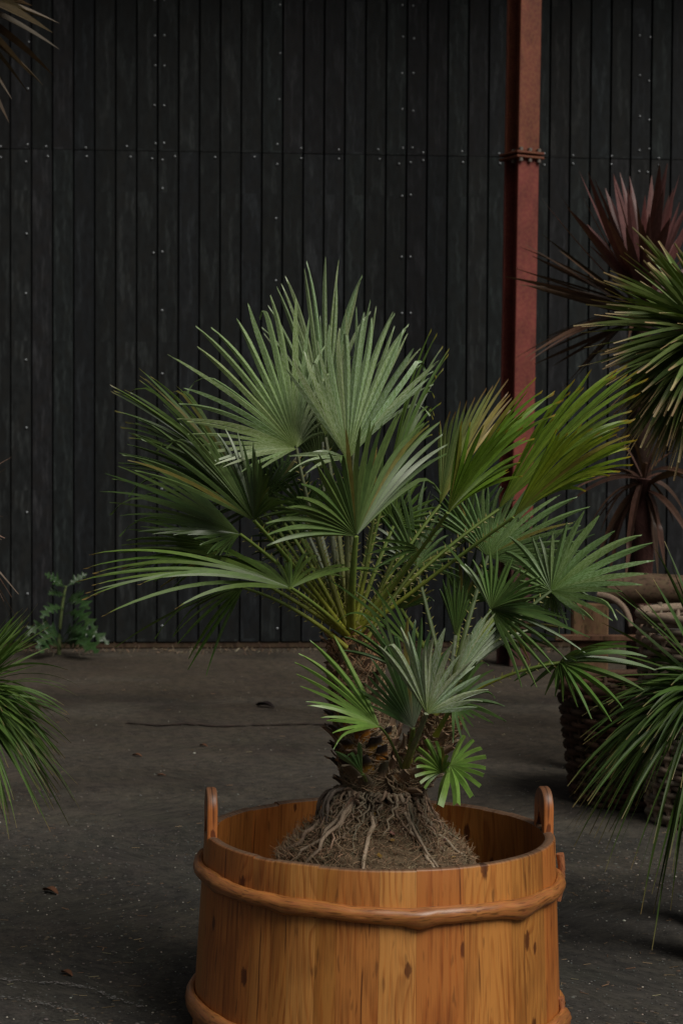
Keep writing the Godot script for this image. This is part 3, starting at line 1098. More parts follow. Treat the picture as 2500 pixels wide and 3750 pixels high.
	for k in 3600 * (stubs / 90.0):
		var t := rng.randf_range(0.04, 1.0)
		var an := rng.randf() * TAU
		var slant := rng.randf_range(0.02, 0.09) * (1.0 if rng.randf() < 0.5 else -1.0)
		var sweep := rng.randf_range(0.2, 0.75)
		var c := vary(Color(0.52, 0.385, 0.245).lerp(Color(0.48, 0.26, 0.135), smoothstep(0.7, 1.0, t)), 0.4)
		var pts := []
		var loose := rng.randf_range(0.001, 0.011) * (0.6 + 0.4 * smoothstep(0.6, 0.8, t))
		for i in 5:
			var s := i / 4.0
			var f: Array = frame.call(clampf(t + slant * s, 0.0, 1.0), an + sweep * s)
			pts.append(f[0] + f[1] * (0.001 + loose * (0.6 + 0.7 * sin(s * PI)) + 0.003 * rng.randf()))
		var w := rng.randf_range(0.0004, 0.0010)
		hair.tube(pts, [w, w, w, w, w * 0.4], 3, [c], 1.0, false)
	tag(put("fibre", hair, M.fibre, trunk), "", "", "", "stuff")


func look(kind: String, more := {}) -> Dictionary:
	var yellow := [Color(0.36, 0.36, 0.045), Color(0.19, 0.27, 0.055)]
	var d: Dictionary = {
		"silver": {"vary": 0.24, "tint": Color(0.315, 0.39, 0.245), "root": Color(0.20, 0.25, 0.09), "mat": "bloom", "stalk": [Color(0.26, 0.26, 0.05), Color(0.22, 0.25, 0.14)], "web": 0.36},
		"green": {"vary": 0.22, "tint": Color(0.086, 0.148, 0.030), "root": Color(0.10, 0.15, 0.04), "stalk": yellow, "web": 0.31},
		"deep": {"vary": 0.2, "tint": Color(0.060, 0.108, 0.026), "root": Color(0.085, 0.125, 0.035), "stalk": yellow, "web": 0.38},
		"blue": {"vary": 0.2, "tint": Color(0.125, 0.180, 0.095), "root": Color(0.13, 0.20, 0.06), "mat": "bloom", "stalk": [Color(0.14, 0.18, 0.05), Color(0.14, 0.19, 0.08)], "web": 0.40},
		"lime": {"mat": "lime", "bent": 0.0, "vary": 0.25, "tint": Color(0.29, 0.40, 0.032), "root": Color(0.18, 0.23, 0.04), "tip": Color(0.42, 0.26, 0.02), "tip_from": 0.95, "stalk": yellow, "web": 0.5, "wmin": 0.006, "wmax": 0.0085, "jit": 0.03},
		"fresh": {"tint": Color(0.19, 0.32, 0.062), "root": Color(0.19, 0.29, 0.07), "stalk": [Color(0.16, 0.19, 0.06), Color(0.17, 0.25, 0.06)], "web": 0.40},
	}[kind].duplicate()
	d.merge(more, true)
	return d


func build_fronds(palm: Node3D, o: Vector3) -> void:
	var crown := Vector3(0.022, 0.837, -3.908)
	var crown2 := Vector3(0.230, 0.719, -3.873)
	var add := func(from: Vector3, hub: Vector3, tips: Array, n: int, l: Dictionary) -> void:
		var moved := []
		for t in tips: moved.append(t + o)
		if l.has("mid"): l.mid += o
		fan(palm, from + o, hub + o, moved, n, l)
	# -- behind everything
	add.call(crown, Vector3(-0.141, 1.127, -4.098), [Vector3(-0.317, 1.031, -4.235), Vector3(-0.335, 1.090, -4.277), Vector3(-0.312, 1.151, -4.299), Vector3(-0.247, 1.213, -4.241), Vector3(-0.166, 1.254, -4.223)], 14, look("deep"))
	add.call(crown, Vector3(-0.132, 1.178, -4.020), [Vector3(-0.201, 1.191, -4.040), Vector3(-0.179, 1.244, -4.062), Vector3(-0.140, 1.262, -4.063), Vector3(-0.091, 1.235, -4.042), Vector3(-0.069, 1.197, -4.001)], 10, look("deep", {"stalk": [Color(0.2, 0.22, 0.1), Color(0.26, 0.3, 0.22)]}))
	add.call(crown, Vector3(-0.082, 1.040, -4.095), [Vector3(-0.181, 0.988, -4.133), Vector3(-0.212, 1.036, -4.155), Vector3(-0.184, 1.094, -4.197), Vector3(-0.104, 1.145, -4.199), Vector3(-0.024, 1.126, -4.178)], 13, look("deep"))
	add.call(crown, Vector3(0.075, 1.098, -4.117), [Vector3(-0.024, 1.156, -4.139), Vector3(0.015, 1.225, -4.182), Vector3(0.075, 1.265, -4.203), Vector3(0.145, 1.236, -4.182), Vector3(0.183, 1.167, -4.140)], 13, look("deep"))
	add.call(crown2, Vector3(0.134, 0.888, -4.060), [Vector3(0.072, 0.955, -4.062), Vector3(0.086, 1.013, -4.074), Vector3(0.118, 1.032, -4.085), Vector3(0.157, 1.017, -4.084), Vector3(0.196, 0.974, -4.073), Vector3(0.200, 0.908, -4.050)], 14, look("deep"))
	add.call(crown, Vector3(-0.269, 0.997, -3.983), [Vector3(-0.367, 0.955, -4.032), Vector3(-0.429, 0.982, -4.053), Vector3(-0.441, 1.015, -4.074), Vector3(-0.376, 1.055, -4.056), Vector3(-0.302, 1.066, -4.036)], 11, look("deep"))
	# -- upper left, far
	add.call(crown, Vector3(-0.211, 1.159, -3.959), [Vector3(-0.461, 1.262, -3.993), Vector3(-0.474, 1.302, -3.984), Vector3(-0.475, 1.343, -3.966), Vector3(-0.494, 1.379, -3.947), Vector3(-0.488, 1.385, -3.967), Vector3(-0.464, 1.404, -3.998), Vector3(-0.442, 1.423, -4.029), Vector3(-0.429, 1.412, -4.048), Vector3(-0.411, 1.400, -4.068), Vector3(-0.387, 1.433, -4.089), Vector3(-0.352, 1.365, -4.107), Vector3(-0.311, 1.312, -4.145)], 24, look("green", {"tip": Color(0.16, 0.13, 0.03)}))
	add.call(crown, Vector3(-0.035, 1.269, -4.003), [Vector3(-0.177, 1.496, -4.001), Vector3(-0.139, 1.567, -4.004), Vector3(-0.126, 1.616, -4.026), Vector3(-0.113, 1.636, -4.036), Vector3(-0.094, 1.646, -4.047), Vector3(-0.081, 1.653, -4.057), Vector3(-0.066, 1.658, -4.057), Vector3(-0.048, 1.660, -4.057), Vector3(-0.023, 1.658, -4.057), Vector3(-0.002, 1.640, -4.047), Vector3(0.008, 1.645, -4.037), Vector3(0.029, 1.642, -4.037), Vector3(0.053, 1.563, -4.054)], 14, look("silver", {"web": 0.45}))
	add.call(crown, Vector3(0.026, 1.236, -3.992), [Vector3(0.013, 1.537, -3.973), Vector3(0.040, 1.556, -3.994), Vector3(0.064, 1.567, -4.014), Vector3(0.081, 1.565, -4.024), Vector3(0.109, 1.540, -4.033), Vector3(0.139, 1.521, -4.032), Vector3(0.161, 1.492, -4.021), Vector3(0.195, 1.425, -4.009), Vector3(0.191, 1.366, -4.027)], 12, look("silver", {}))
	add.call(crown, Vector3(0.099, 1.171, -3.940), [Vector3(0.164, 1.406, -3.948), Vector3(0.190, 1.514, -3.952), Vector3(0.199, 1.508, -3.972), Vector3(0.213, 1.489, -3.991), Vector3(0.221, 1.466, -4.020), Vector3(0.220, 1.429, -4.049), Vector3(0.208, 1.379, -4.087), Vector3(0.226, 1.369, -4.117), Vector3(0.207, 1.320, -4.145), Vector3(0.218, 1.291, -4.164)], 17, look("green", {"tint": Color(0.078, 0.135, 0.024), "tip": Color(0.22, 0.19, 0.02)}))
	# -- the right: long olive leaves
	add.call(crown, Vector3(0.216, 1.122, -4.018), [Vector3(0.208, 1.275, -4.003), Vector3(0.226, 1.328, -3.995), Vector3(0.255, 1.349, -4.006), Vector3(0.283, 1.356, -4.006), Vector3(0.301, 1.369, -4.027), Vector3(0.330, 1.381, -4.047), Vector3(0.353, 1.403, -4.058), Vector3(0.367, 1.400, -4.068), Vector3(0.374, 1.392, -4.078), Vector3(0.392, 1.374, -4.097), Vector3(0.387, 1.340, -4.126)], 15, look("lime", {"tint": Color(0.24, 0.32, 0.11), "tint_end": Color(0.48, 0.36, 0.08), "tip": Color(0.26, 0.13, 0.05), "tip_from": 0.8, "web": 0.45, "wmin": 0.005}))
	add.call(crown, Vector3(0.345, 1.113, -4.018), [Vector3(0.445, 1.313, -3.945), Vector3(0.479, 1.385, -3.947), Vector3(0.512, 1.391, -3.968), Vector3(0.542, 1.401, -3.978), Vector3(0.571, 1.422, -3.989), Vector3(0.610, 1.424, -3.999), Vector3(0.633, 1.420, -4.019), Vector3(0.649, 1.403, -4.038), Vector3(0.662, 1.392, -4.058), Vector3(0.659, 1.353, -4.096), Vector3(0.655, 1.325, -4.125), Vector3(0.622, 1.292, -4.164)], 27, look("lime", {"tint": Color(0.25, 0.375, 0.045), "web": 0.5}))
	add.call(crown, Vector3(0.215, 1.117, -3.698), [Vector3(0.235, 1.302, -3.684), Vector3(0.253, 1.299, -3.674), Vector3(0.282, 1.286, -3.644), Vector3(0.348, 1.286, -3.614), Vector3(0.364, 1.330, -3.665), Vector3(0.395, 1.391, -3.727), Vector3(0.412, 1.388, -3.747), Vector3(0.425, 1.378, -3.767), Vector3(0.444, 1.365, -3.797), Vector3(0.445, 1.351, -3.826), Vector3(0.434, 1.338, -3.846), Vector3(0.422, 1.324, -3.865), Vector3(0.411, 1.289, -3.884), Vector3(0.401, 1.258, -3.903), Vector3(0.401, 1.238, -3.912), Vector3(0.397, 1.216, -3.921), Vector3(0.365, 1.194, -3.901), Vector3(0.352, 1.206, -3.841)], 26, look("lime", {"tint": Color(0.18, 0.31, 0.030), "each": true, "web": 0.36, "mid": Vector3(0.113, 0.950, -3.882)}))
	add.call(crown, Vector3(0.356, 1.105, -3.787), [Vector3(0.446, 1.287, -3.724), Vector3(0.463, 1.288, -3.714), Vector3(0.500, 1.291, -3.724), Vector3(0.534, 1.283, -3.744), Vector3(0.564, 1.277, -3.773), Vector3(0.598, 1.275, -3.823), Vector3(0.618, 1.265, -3.863), Vector3(0.617, 1.248, -3.902), Vector3(0.606, 1.220, -3.941), Vector3(0.555, 1.184, -3.980), Vector3(0.526, 1.166, -4.020)], 25, look("lime", {"each": true, "web": 0.5, "mid": Vector3(0.220, 0.996, -3.893)}))
	# -- right, grey green, from the side trunk
	add.call(crown2, Vector3(0.164, 0.988, -3.983), [Vector3(0.049, 0.987, -4.013), Vector3(0.056, 1.029, -3.995), Vector3(0.063, 1.073, -3.986), Vector3(0.088, 1.119, -3.988), Vector3(0.118, 1.157, -3.999), Vector3(0.154, 1.176, -4.020), Vector3(0.183, 1.174, -4.040), Vector3(0.209, 1.135, -4.058), Vector3(0.234, 1.086, -4.077), Vector3(0.256, 1.024, -4.055), Vector3(0.264, 0.963, -4.032)], 22, look("blue", {"tint": Color(0.105, 0.160, 0.062), "mid": Vector3(0.196, 0.860, -3.949)}))
	add.call(crown2, Vector3(0.323, 1.009, -4.034), [Vector3(0.194, 1.092, -4.057), Vector3(0.213, 1.130, -4.058), Vector3(0.262, 1.160, -4.059), Vector3(0.316, 1.169, -4.080), Vector3(0.367, 1.179, -4.100), Vector3(0.437, 1.169, -4.120), Vector3(0.532, 1.136, -4.099), Vector3(0.547, 1.110, -4.078), Vector3(0.518, 1.091, -4.057), Vector3(0.540, 1.048, -4.035), Vector3(0.514, 0.999, -4.014), Vector3(0.435, 0.962, -3.992)], 25, look("blue", {"tint": Color(0.180, 0.265, 0.115)}))
	add.call(crown2, Vector3(0.248, 0.841, -3.948), [Vector3(0.211, 0.948, -3.972), Vector3(0.219, 0.967, -3.972), Vector3(0.234, 0.973, -3.983), Vector3(0.255, 0.967, -3.982), Vector3(0.274, 0.948, -3.982), Vector3(0.291, 0.927, -3.971)], 11, look("deep", {"stalk": [Color(0.2, 0.22, 0.12), Color(0.22, 0.26, 0.16)]}))
	add.call(crown2, Vector3(0.448, 0.943, -3.902), [Vector3(0.483, 0.865, -3.909), Vector3(0.460, 0.861, -3.929), Vector3(0.433, 0.907, -3.910), Vector3(0.372, 0.966, -3.932), Vector3(0.342, 1.055, -3.966), Vector3(0.378, 1.063, -3.956), Vector3(0.418, 1.052, -3.935), Vector3(0.457, 1.074, -3.916), Vector3(0.494, 1.102, -3.907), Vector3(0.528, 1.122, -3.918), Vector3(0.600, 1.064, -3.956), Vector3(0.653, 1.082, -3.967), Vector3(0.667, 1.069, -3.956), Vector3(0.665, 1.048, -3.935), Vector3(0.663, 1.024, -3.904), Vector3(0.656, 0.992, -3.873), Vector3(0.599, 0.956, -3.812), Vector3(0.570, 0.918, -3.781), Vector3(0.542, 0.882, -3.779), Vector3(0.499, 0.898, -3.760)], 31, look("blue", {"tint": Color(0.190, 0.275, 0.122), "each": true, "wmax": 0.011, "mid": Vector3(0.339, 0.869, -3.869), "r0": 0.008}))
	add.call(crown2, Vector3(0.312, 0.911, -3.810), [Vector3(0.199, 1.054, -3.855), Vector3(0.238, 1.001, -3.834), Vector3(0.262, 1.015, -3.814), Vector3(0.285, 1.028, -3.814), Vector3(0.315, 1.047, -3.815), Vector3(0.348, 1.024, -3.804), Vector3(0.384, 1.009, -3.784), Vector3(0.415, 0.979, -3.753), Vector3(0.399, 0.935, -3.711), Vector3(0.442, 0.904, -3.710), Vector3(0.502, 0.865, -3.749), Vector3(0.506, 0.835, -3.768), Vector3(0.491, 0.823, -3.777), Vector3(0.471, 0.818, -3.777), Vector3(0.432, 0.771, -3.765), Vector3(0.379, 0.751, -3.744)], 26, look("green", {"tint": Color(0.120, 0.210, 0.056), "each": true, "wmax": 0.0115, "rise": 0.02}))
	add.call(Vector3(0.280, 0.732, -3.864), Vector3(0.463, 0.796, -3.846), [Vector3(0.442, 0.750, -3.764), Vector3(0.490, 0.828, -3.747), Vector3(0.601, 0.847, -3.828), Vector3(0.645, 0.812, -3.867), Vector3(0.672, 0.784, -3.896), Vector3(0.672, 0.772, -3.905), Vector3(0.666, 0.739, -3.904), Vector3(0.623, 0.718, -3.883), Vector3(0.596, 0.685, -3.862), Vector3(0.522, 0.680, -3.842), Vector3(0.481, 0.709, -3.863), Vector3(0.426, 0.732, -3.904), Vector3(0.375, 0.743, -3.944)], 21, look("green", {"tint": Color(0.105, 0.195, 0.036), "each": true, "rise": 0.10, "r0": 0.006}))
	add.call(crown2, Vector3(0.323, 0.848, -4.028), [Vector3(0.369, 0.952, -4.052), Vector3(0.410, 0.951, -4.072), Vector3(0.454, 0.927, -4.071), Vector3(0.485, 0.890, -4.050), Vector3(0.493, 0.844, -4.028), Vector3(0.459, 0.808, -4.007), Vector3(0.388, 0.786, -3.986)], 15, look("deep", {"rise": 0.0}))
	add.call(crown2, Vector3(0.269, 0.897, -4.070), [Vector3(0.221, 0.993, -4.093), Vector3(0.261, 1.031, -4.115), Vector3(0.315, 1.021, -4.114), Vector3(0.358, 0.974, -4.093), Vector3(0.386, 0.917, -4.071)], 13, look("deep", {"rise": 0.0}))
	add.call(crown, Vector3(0.284, 1.047, -4.085), [Vector3(0.172, 1.090, -4.097), Vector3(0.197, 1.148, -4.119), Vector3(0.252, 1.192, -4.141), Vector3(0.316, 1.193, -4.141), Vector3(0.375, 1.158, -4.139), Vector3(0.413, 1.100, -4.117), Vector3(0.431, 1.033, -4.095)], 18, look("deep"))
	add.call(crown2, Vector3(0.408, 0.977, -4.053), [Vector3(0.364, 1.044, -4.055), Vector3(0.394, 1.092, -4.077), Vector3(0.455, 1.116, -4.098), Vector3(0.523, 1.092, -4.097), Vector3(0.570, 1.035, -4.075), Vector3(0.582, 0.968, -4.052), Vector3(0.546, 0.902, -4.030), Vector3(0.466, 0.875, -4.009)], 20, look("green", {"tint": Color(0.085, 0.140, 0.050)}))
	add.call(crown2, Vector3(0.350, 0.895, -3.990), [Vector3(0.303, 0.969, -4.013), Vector3(0.353, 0.997, -4.034), Vector3(0.406, 0.988, -4.033), Vector3(0.432, 0.951, -4.012), Vector3(0.445, 0.895, -3.990), Vector3(0.438, 0.840, -3.968), Vector3(0.408, 0.786, -3.946)], 15, look("green", {"rise": 0.0}))
	add.call(crown, Vector3(-0.162, 1.141, -3.939), [Vector3(-0.268, 1.103, -3.957), Vector3(-0.287, 1.150, -3.959), Vector3(-0.270, 1.201, -3.981), Vector3(-0.214, 1.235, -4.002), Vector3(-0.157, 1.244, -4.002), Vector3(-0.100, 1.226, -4.002), Vector3(-0.066, 1.179, -3.980)], 17, look("deep"))
	add.call(crown, Vector3(-0.074, 1.109, -3.937), [Vector3(-0.161, 1.073, -3.896), Vector3(-0.180, 1.115, -3.898), Vector3(-0.158, 1.161, -3.919), Vector3(-0.107, 1.193, -3.941), Vector3(-0.051, 1.188, -3.960), Vector3(-0.009, 1.151, -3.959)], 14, look("deep"))
	add.call(crown, Vector3(0.115, 1.079, -3.996), [Vector3(0.034, 1.094, -3.977), Vector3(0.048, 1.150, -3.999), Vector3(0.091, 1.198, -4.021), Vector3(0.145, 1.203, -4.041), Vector3(0.193, 1.169, -4.040), Vector3(0.216, 1.112, -4.018), Vector3(0.206, 1.046, -3.995)], 18, look("green"))
	# -- left
	add.call(crown, Vector3(-0.249, 1.029, -3.895), [Vector3(-0.359, 0.948, -3.872), Vector3(-0.428, 0.974, -3.873), Vector3(-0.458, 1.006, -3.894), Vector3(-0.475, 1.042, -3.915), Vector3(-0.454, 1.079, -3.936), Vector3(-0.410, 1.111, -3.968), Vector3(-0.347, 1.129, -3.998)], 17, look("green"))
	add.call(crown, Vector3(-0.228, 1.139, -3.999), [Vector3(-0.435, 1.147, -4.019), Vector3(-0.488, 1.190, -4.020), Vector3(-0.483, 1.233, -4.022), Vector3(-0.471, 1.286, -4.044), Vector3(-0.450, 1.330, -4.065), Vector3(-0.399, 1.355, -4.086), Vector3(-0.337, 1.331, -4.106)], 17, look("green", {"tint": Color(0.07, 0.12, 0.03)}))
	add.call(crown, Vector3(-0.048, 1.197, -4.061), [Vector3(-0.218, 1.370, -4.067), Vector3(-0.190, 1.438, -4.089), Vector3(-0.143, 1.498, -4.112), Vector3(-0.084, 1.528, -4.113), Vector3(-0.016, 1.528, -4.113), Vector3(0.048, 1.499, -4.112), Vector3(0.091, 1.440, -4.089), Vector3(0.116, 1.371, -4.067)], 19, look("silver", {"tint": Color(0.19, 0.24, 0.13)}))
	add.call(crown, Vector3(-0.210, 1.067, -3.786), [Vector3(-0.237, 1.025, -3.734), Vector3(-0.271, 1.036, -3.715), Vector3(-0.306, 1.069, -3.736), Vector3(-0.422, 1.072, -3.776), Vector3(-0.459, 1.101, -3.797), Vector3(-0.476, 1.118, -3.818), Vector3(-0.485, 1.134, -3.838), Vector3(-0.491, 1.165, -3.859), Vector3(-0.503, 1.182, -3.880), Vector3(-0.497, 1.192, -3.900), Vector3(-0.491, 1.202, -3.921), Vector3(-0.481, 1.212, -3.941), Vector3(-0.469, 1.237, -3.982), Vector3(-0.404, 1.215, -4.001)], 27, look("green", {"tint": Color(0.076, 0.128, 0.032), "wmin": 0.0045, "wmax": 0.008, "jit": 0.03, "mid": Vector3(-0.095, 0.979, -3.853)}))
	add.call(crown, Vector3(-0.178, 1.098, -3.717), [Vector3(-0.424, 1.204, -3.681), Vector3(-0.439, 1.247, -3.702), Vector3(-0.429, 1.263, -3.723), Vector3(-0.420, 1.274, -3.733), Vector3(-0.409, 1.280, -3.743), Vector3(-0.391, 1.298, -3.744), Vector3(-0.362, 1.299, -3.724), Vector3(-0.337, 1.298, -3.704), Vector3(-0.290, 1.292, -3.784), Vector3(-0.265, 1.285, -3.784), Vector3(-0.246, 1.282, -3.774), Vector3(-0.188, 1.259, -3.723), Vector3(-0.154, 1.212, -3.641), Vector3(-0.138, 1.170, -3.559), Vector3(-0.122, 1.149, -3.559), Vector3(-0.080, 1.147, -3.579)], 33, look("green", {"tint": Color(0.100, 0.158, 0.046), "each": true, "wmin": 0.005, "wmax": 0.0078, "jit": 0.035, "mid": Vector3(-0.094, 0.998, -3.833)}))
	add.call(crown, Vector3(-0.102, 0.964, -3.682), [Vector3(-0.345, 0.958, -3.512), Vector3(-0.434, 0.996, -3.513), Vector3(-0.484, 0.936, -3.571), Vector3(-0.497, 0.956, -3.592), Vector3(-0.476, 1.002, -3.603), Vector3(-0.529, 0.971, -3.632), Vector3(-0.527, 0.992, -3.653), Vector3(-0.501, 1.017, -3.684), Vector3(-0.537, 0.997, -3.703), Vector3(-0.539, 1.024, -3.744), Vector3(-0.538, 1.032, -3.775), Vector3(-0.479, 1.010, -3.834), Vector3(-0.454, 1.026, -3.874), Vector3(-0.438, 1.029, -3.895), Vector3(-0.381, 1.052, -3.915), Vector3(-0.351, 1.035, -3.935), Vector3(-0.314, 1.011, -3.954), Vector3(-0.253, 1.019, -3.974), Vector3(-0.192, 1.001, -3.994), Vector3(-0.131, 1.038, -3.985), Vector3(-0.082, 1.038, -3.985), Vector3(0.011, 0.966, -3.932), Vector3(0.119, 0.990, -3.893)], 31, look("green", {"tint": Color(0.125, 0.205, 0.038), "tip": Color(0.30, 0.19, 0.06), "tip_from": 0.96, "web": 0.22, "loose": 1.3, "jit": 0.05, "wmin": 0.0045, "wmax": 0.0072, "each": true, "arch": 0.08, "mid": Vector3(-0.034, 0.913, -3.770), "r0": 0.011}))
	add.call(Vector3(0.012, 0.823, -3.867), Vector3(-0.206, 0.954, -3.812), [Vector3(-0.460, 0.816, -3.907), Vector3(-0.400, 0.865, -3.869), Vector3(-0.345, 0.889, -3.809), Vector3(-0.338, 0.826, -3.767), Vector3(-0.325, 0.795, -3.746), Vector3(-0.308, 0.790, -3.766), Vector3(-0.290, 0.783, -3.786)], 8, look("green", {"web": 0.1, "rise": 0.13, "loose": 1.6}))
	# -- centre
	add.call(crown, Vector3(-0.095, 1.245, -3.822), [Vector3(-0.177, 1.194, -3.720), Vector3(-0.233, 1.202, -3.701), Vector3(-0.290, 1.214, -3.721), Vector3(-0.302, 1.243, -3.752), Vector3(-0.323, 1.271, -3.773), Vector3(-0.321, 1.299, -3.794), Vector3(-0.331, 1.343, -3.826), Vector3(-0.356, 1.435, -3.869), Vector3(-0.327, 1.427, -3.889), Vector3(-0.320, 1.465, -3.900), Vector3(-0.316, 1.498, -3.921), Vector3(-0.267, 1.524, -3.932), Vector3(-0.231, 1.563, -3.954), Vector3(-0.188, 1.585, -3.975), Vector3(-0.164, 1.584, -3.985), Vector3(-0.144, 1.590, -3.995), Vector3(-0.092, 1.577, -4.004), Vector3(-0.048, 1.472, -3.991), Vector3(-0.019, 1.387, -3.967), Vector3(-0.037, 1.282, -3.924)], 29, look("silver", {"tint": Color(0.285, 0.36, 0.195), "each": true, "wmax": 0.0125, "mid": Vector3(-0.059, 1.052, -3.855), "r0": 0.010}))
	add.call(crown, Vector3(0.012, 1.223, -3.801), [Vector3(-0.118, 1.411, -3.788), Vector3(-0.078, 1.454, -3.830), Vector3(-0.051, 1.478, -3.861), Vector3(-0.032, 1.506, -3.882), Vector3(-0.000, 1.522, -3.892), Vector3(0.020, 1.535, -3.903), Vector3(0.041, 1.539, -3.903), Vector3(0.066, 1.541, -3.903), Vector3(0.098, 1.540, -3.893), Vector3(0.118, 1.518, -3.892), Vector3(0.135, 1.498, -3.881), Vector3(0.155, 1.486, -3.871), Vector3(0.195, 1.443, -3.849), Vector3(0.180, 1.400, -3.808)], 17, look("silver", {"tint": Color(0.315, 0.39, 0.245), "each": true, "mid": Vector3(0.008, 1.044, -3.835), "web": 0.5, "wmax": 0.0135}))
	add.call(crown, Vector3(0.013, 1.222, -3.791), [Vector3(-0.083, 1.240, -3.742), Vector3(-0.122, 1.205, -3.681), Vector3(-0.074, 1.196, -3.700)], 4, look("silver", {"tint": Color(0.34, 0.38, 0.26), "bare": true, "web": 0.1, "wmin": 0.006, "loose": 2.0}))
	add.call(crown, Vector3(0.030, 1.067, -3.716), [Vector3(-0.145, 1.057, -3.595), Vector3(-0.139, 1.110, -3.577), Vector3(-0.105, 1.135, -3.578), Vector3(-0.072, 1.177, -3.580), Vector3(-0.041, 1.246, -3.582), Vector3(-0.002, 1.271, -3.593), Vector3(0.015, 1.284, -3.614), Vector3(0.047, 1.291, -3.644), Vector3(0.066, 1.294, -3.664), Vector3(0.106, 1.317, -3.705), Vector3(0.136, 1.333, -3.745), Vector3(0.171, 1.299, -3.784), Vector3(0.195, 1.299, -3.814), Vector3(0.216, 1.267, -3.843), Vector3(0.232, 1.253, -3.883), Vector3(0.214, 1.205, -3.901)], 25, look("green", {"tint": Color(0.120, 0.190, 0.052), "each": true, "wmin": 0.0075, "mid": Vector3(0.020, 0.958, -3.772), "r0": 0.013, "r1": 0.0055}))
	# extra stalks and narrow leaves crossing in the middle
	add.call(crown, Vector3(0.165, 1.031, -3.885), [Vector3(0.061, 1.054, -3.835), Vector3(0.053, 1.009, -3.814), Vector3(0.088, 0.973, -3.813)], 4, look("deep", {"web": 0.1}))
	add.call(Vector3(0.049, 0.837, -3.888), Vector3(0.123, 0.792, -3.726), [Vector3(-0.010, 0.842, -3.688), Vector3(0.013, 0.889, -3.669), Vector3(0.037, 0.920, -3.691), Vector3(0.060, 0.912, -3.730), Vector3(0.080, 0.931, -3.771)], 7, look("deep", {"web": 0.2, "bare": true}))
	add.call(Vector3(0.203, 0.710, -3.803), Vector3(0.151, 0.824, -3.767), [Vector3(0.089, 0.958, -3.832), Vector3(0.015, 0.961, -3.792), Vector3(-0.048, 0.974, -3.793), Vector3(-0.016, 0.941, -3.751)], 5, look("green", {"web": 0.1, "bare": true}))
	# -- the low young leaves
	add.call(Vector3(0.199, 0.692, -3.802), Vector3(0.235, 0.758, -3.775), [Vector3(0.277, 0.878, -3.769), Vector3(0.297, 0.912, -3.780), Vector3(0.314, 0.898, -3.790), Vector3(0.330, 0.890, -3.800), Vector3(0.372, 0.868, -3.829), Vector3(0.393, 0.858, -3.868)], 12, look("silver", {"tint": Color(0.30, 0.35, 0.25), "web": 0.6}))
	add.call(Vector3(0.198, 0.650, -3.781), Vector3(0.235, 0.726, -3.724), [Vector3(0.278, 0.816, -3.687), Vector3(0.298, 0.826, -3.707), Vector3(0.329, 0.773, -3.745), Vector3(0.319, 0.736, -3.764), Vector3(0.357, 0.705, -3.783), Vector3(0.342, 0.681, -3.782), Vector3(0.275, 0.695, -3.722), Vector3(0.249, 0.654, -3.681), Vector3(0.231, 0.669, -3.661)], 13, look("green", {"tint": Color(0.085, 0.150, 0.040)}))
	add.call(Vector3(0.141, 0.599, -3.759), Vector3(0.147, 0.682, -3.672), [Vector3(0.057, 0.740, -3.604), Vector3(0.036, 0.774, -3.625), Vector3(0.055, 0.797, -3.646), Vector3(0.079, 0.839, -3.668), Vector3(0.103, 0.885, -3.689), Vector3(0.135, 0.908, -3.710), Vector3(0.162, 0.913, -3.730), Vector3(0.194, 0.895, -3.730), Vector3(0.229, 0.855, -3.728)], 16, look("deep", {"tint": Color(0.060, 0.112, 0.034), "root": Color(0.34, 0.38, 0.26), "rise": 0.0, "r0": 0.009, "web": 0.5}))
	add.call(Vector3(0.134, 0.591, -3.749), Vector3(0.170, 0.724, -3.593), [Vector3(0.071, 0.876, -3.569), Vector3(0.087, 0.888, -3.569), Vector3(0.102, 0.900, -3.580), Vector3(0.125, 0.902, -3.590), Vector3(0.143, 0.874, -3.569), Vector3(0.163, 0.872, -3.569), Vector3(0.202, 0.890, -3.599), Vector3(0.240, 0.838, -3.598), Vector3(0.269, 0.813, -3.617), Vector3(0.288, 0.788, -3.626), Vector3(0.271, 0.735, -3.584)], 15, look("silver", {"tint": Color(0.32, 0.37, 0.28), "each": true, "rise": 0.0, "r0": 0.010, "r1": 0.0055, "wmax": 0.0105, "web": 0.48}))
	add.call(Vector3(0.127, 0.587, -3.749), Vector3(0.077, 0.693, -3.622), [Vector3(-0.006, 0.690, -3.522), Vector3(-0.037, 0.726, -3.563), Vector3(-0.057, 0.751, -3.594), Vector3(-0.070, 0.747, -3.584), Vector3(-0.072, 0.766, -3.615), Vector3(-0.085, 0.791, -3.646), Vector3(-0.094, 0.805, -3.656), Vector3(-0.097, 0.825, -3.667), Vector3(-0.088, 0.839, -3.678), Vector3(-0.074, 0.855, -3.678), Vector3(-0.021, 0.865, -3.669)], 13, look("fresh", {"each": true, "rise": 0.14, "r0": 0.0045, "r1": 0.003, "thorns": false, "web": 0.34}))
	add.call(Vector3(0.054, 0.551, -3.797), Vector3(0.046, 0.573, -3.758), [Vector3(-0.009, 0.630, -3.720), Vector3(0.008, 0.632, -3.720), Vector3(0.028, 0.617, -3.740), Vector3(0.043, 0.645, -3.741)], 4, look("fresh", {"each": true, "r0": 0.004, "thorns": false, "web": 0.2, "tint": Color(0.125, 0.23, 0.075), "wmin": 0.0075}))
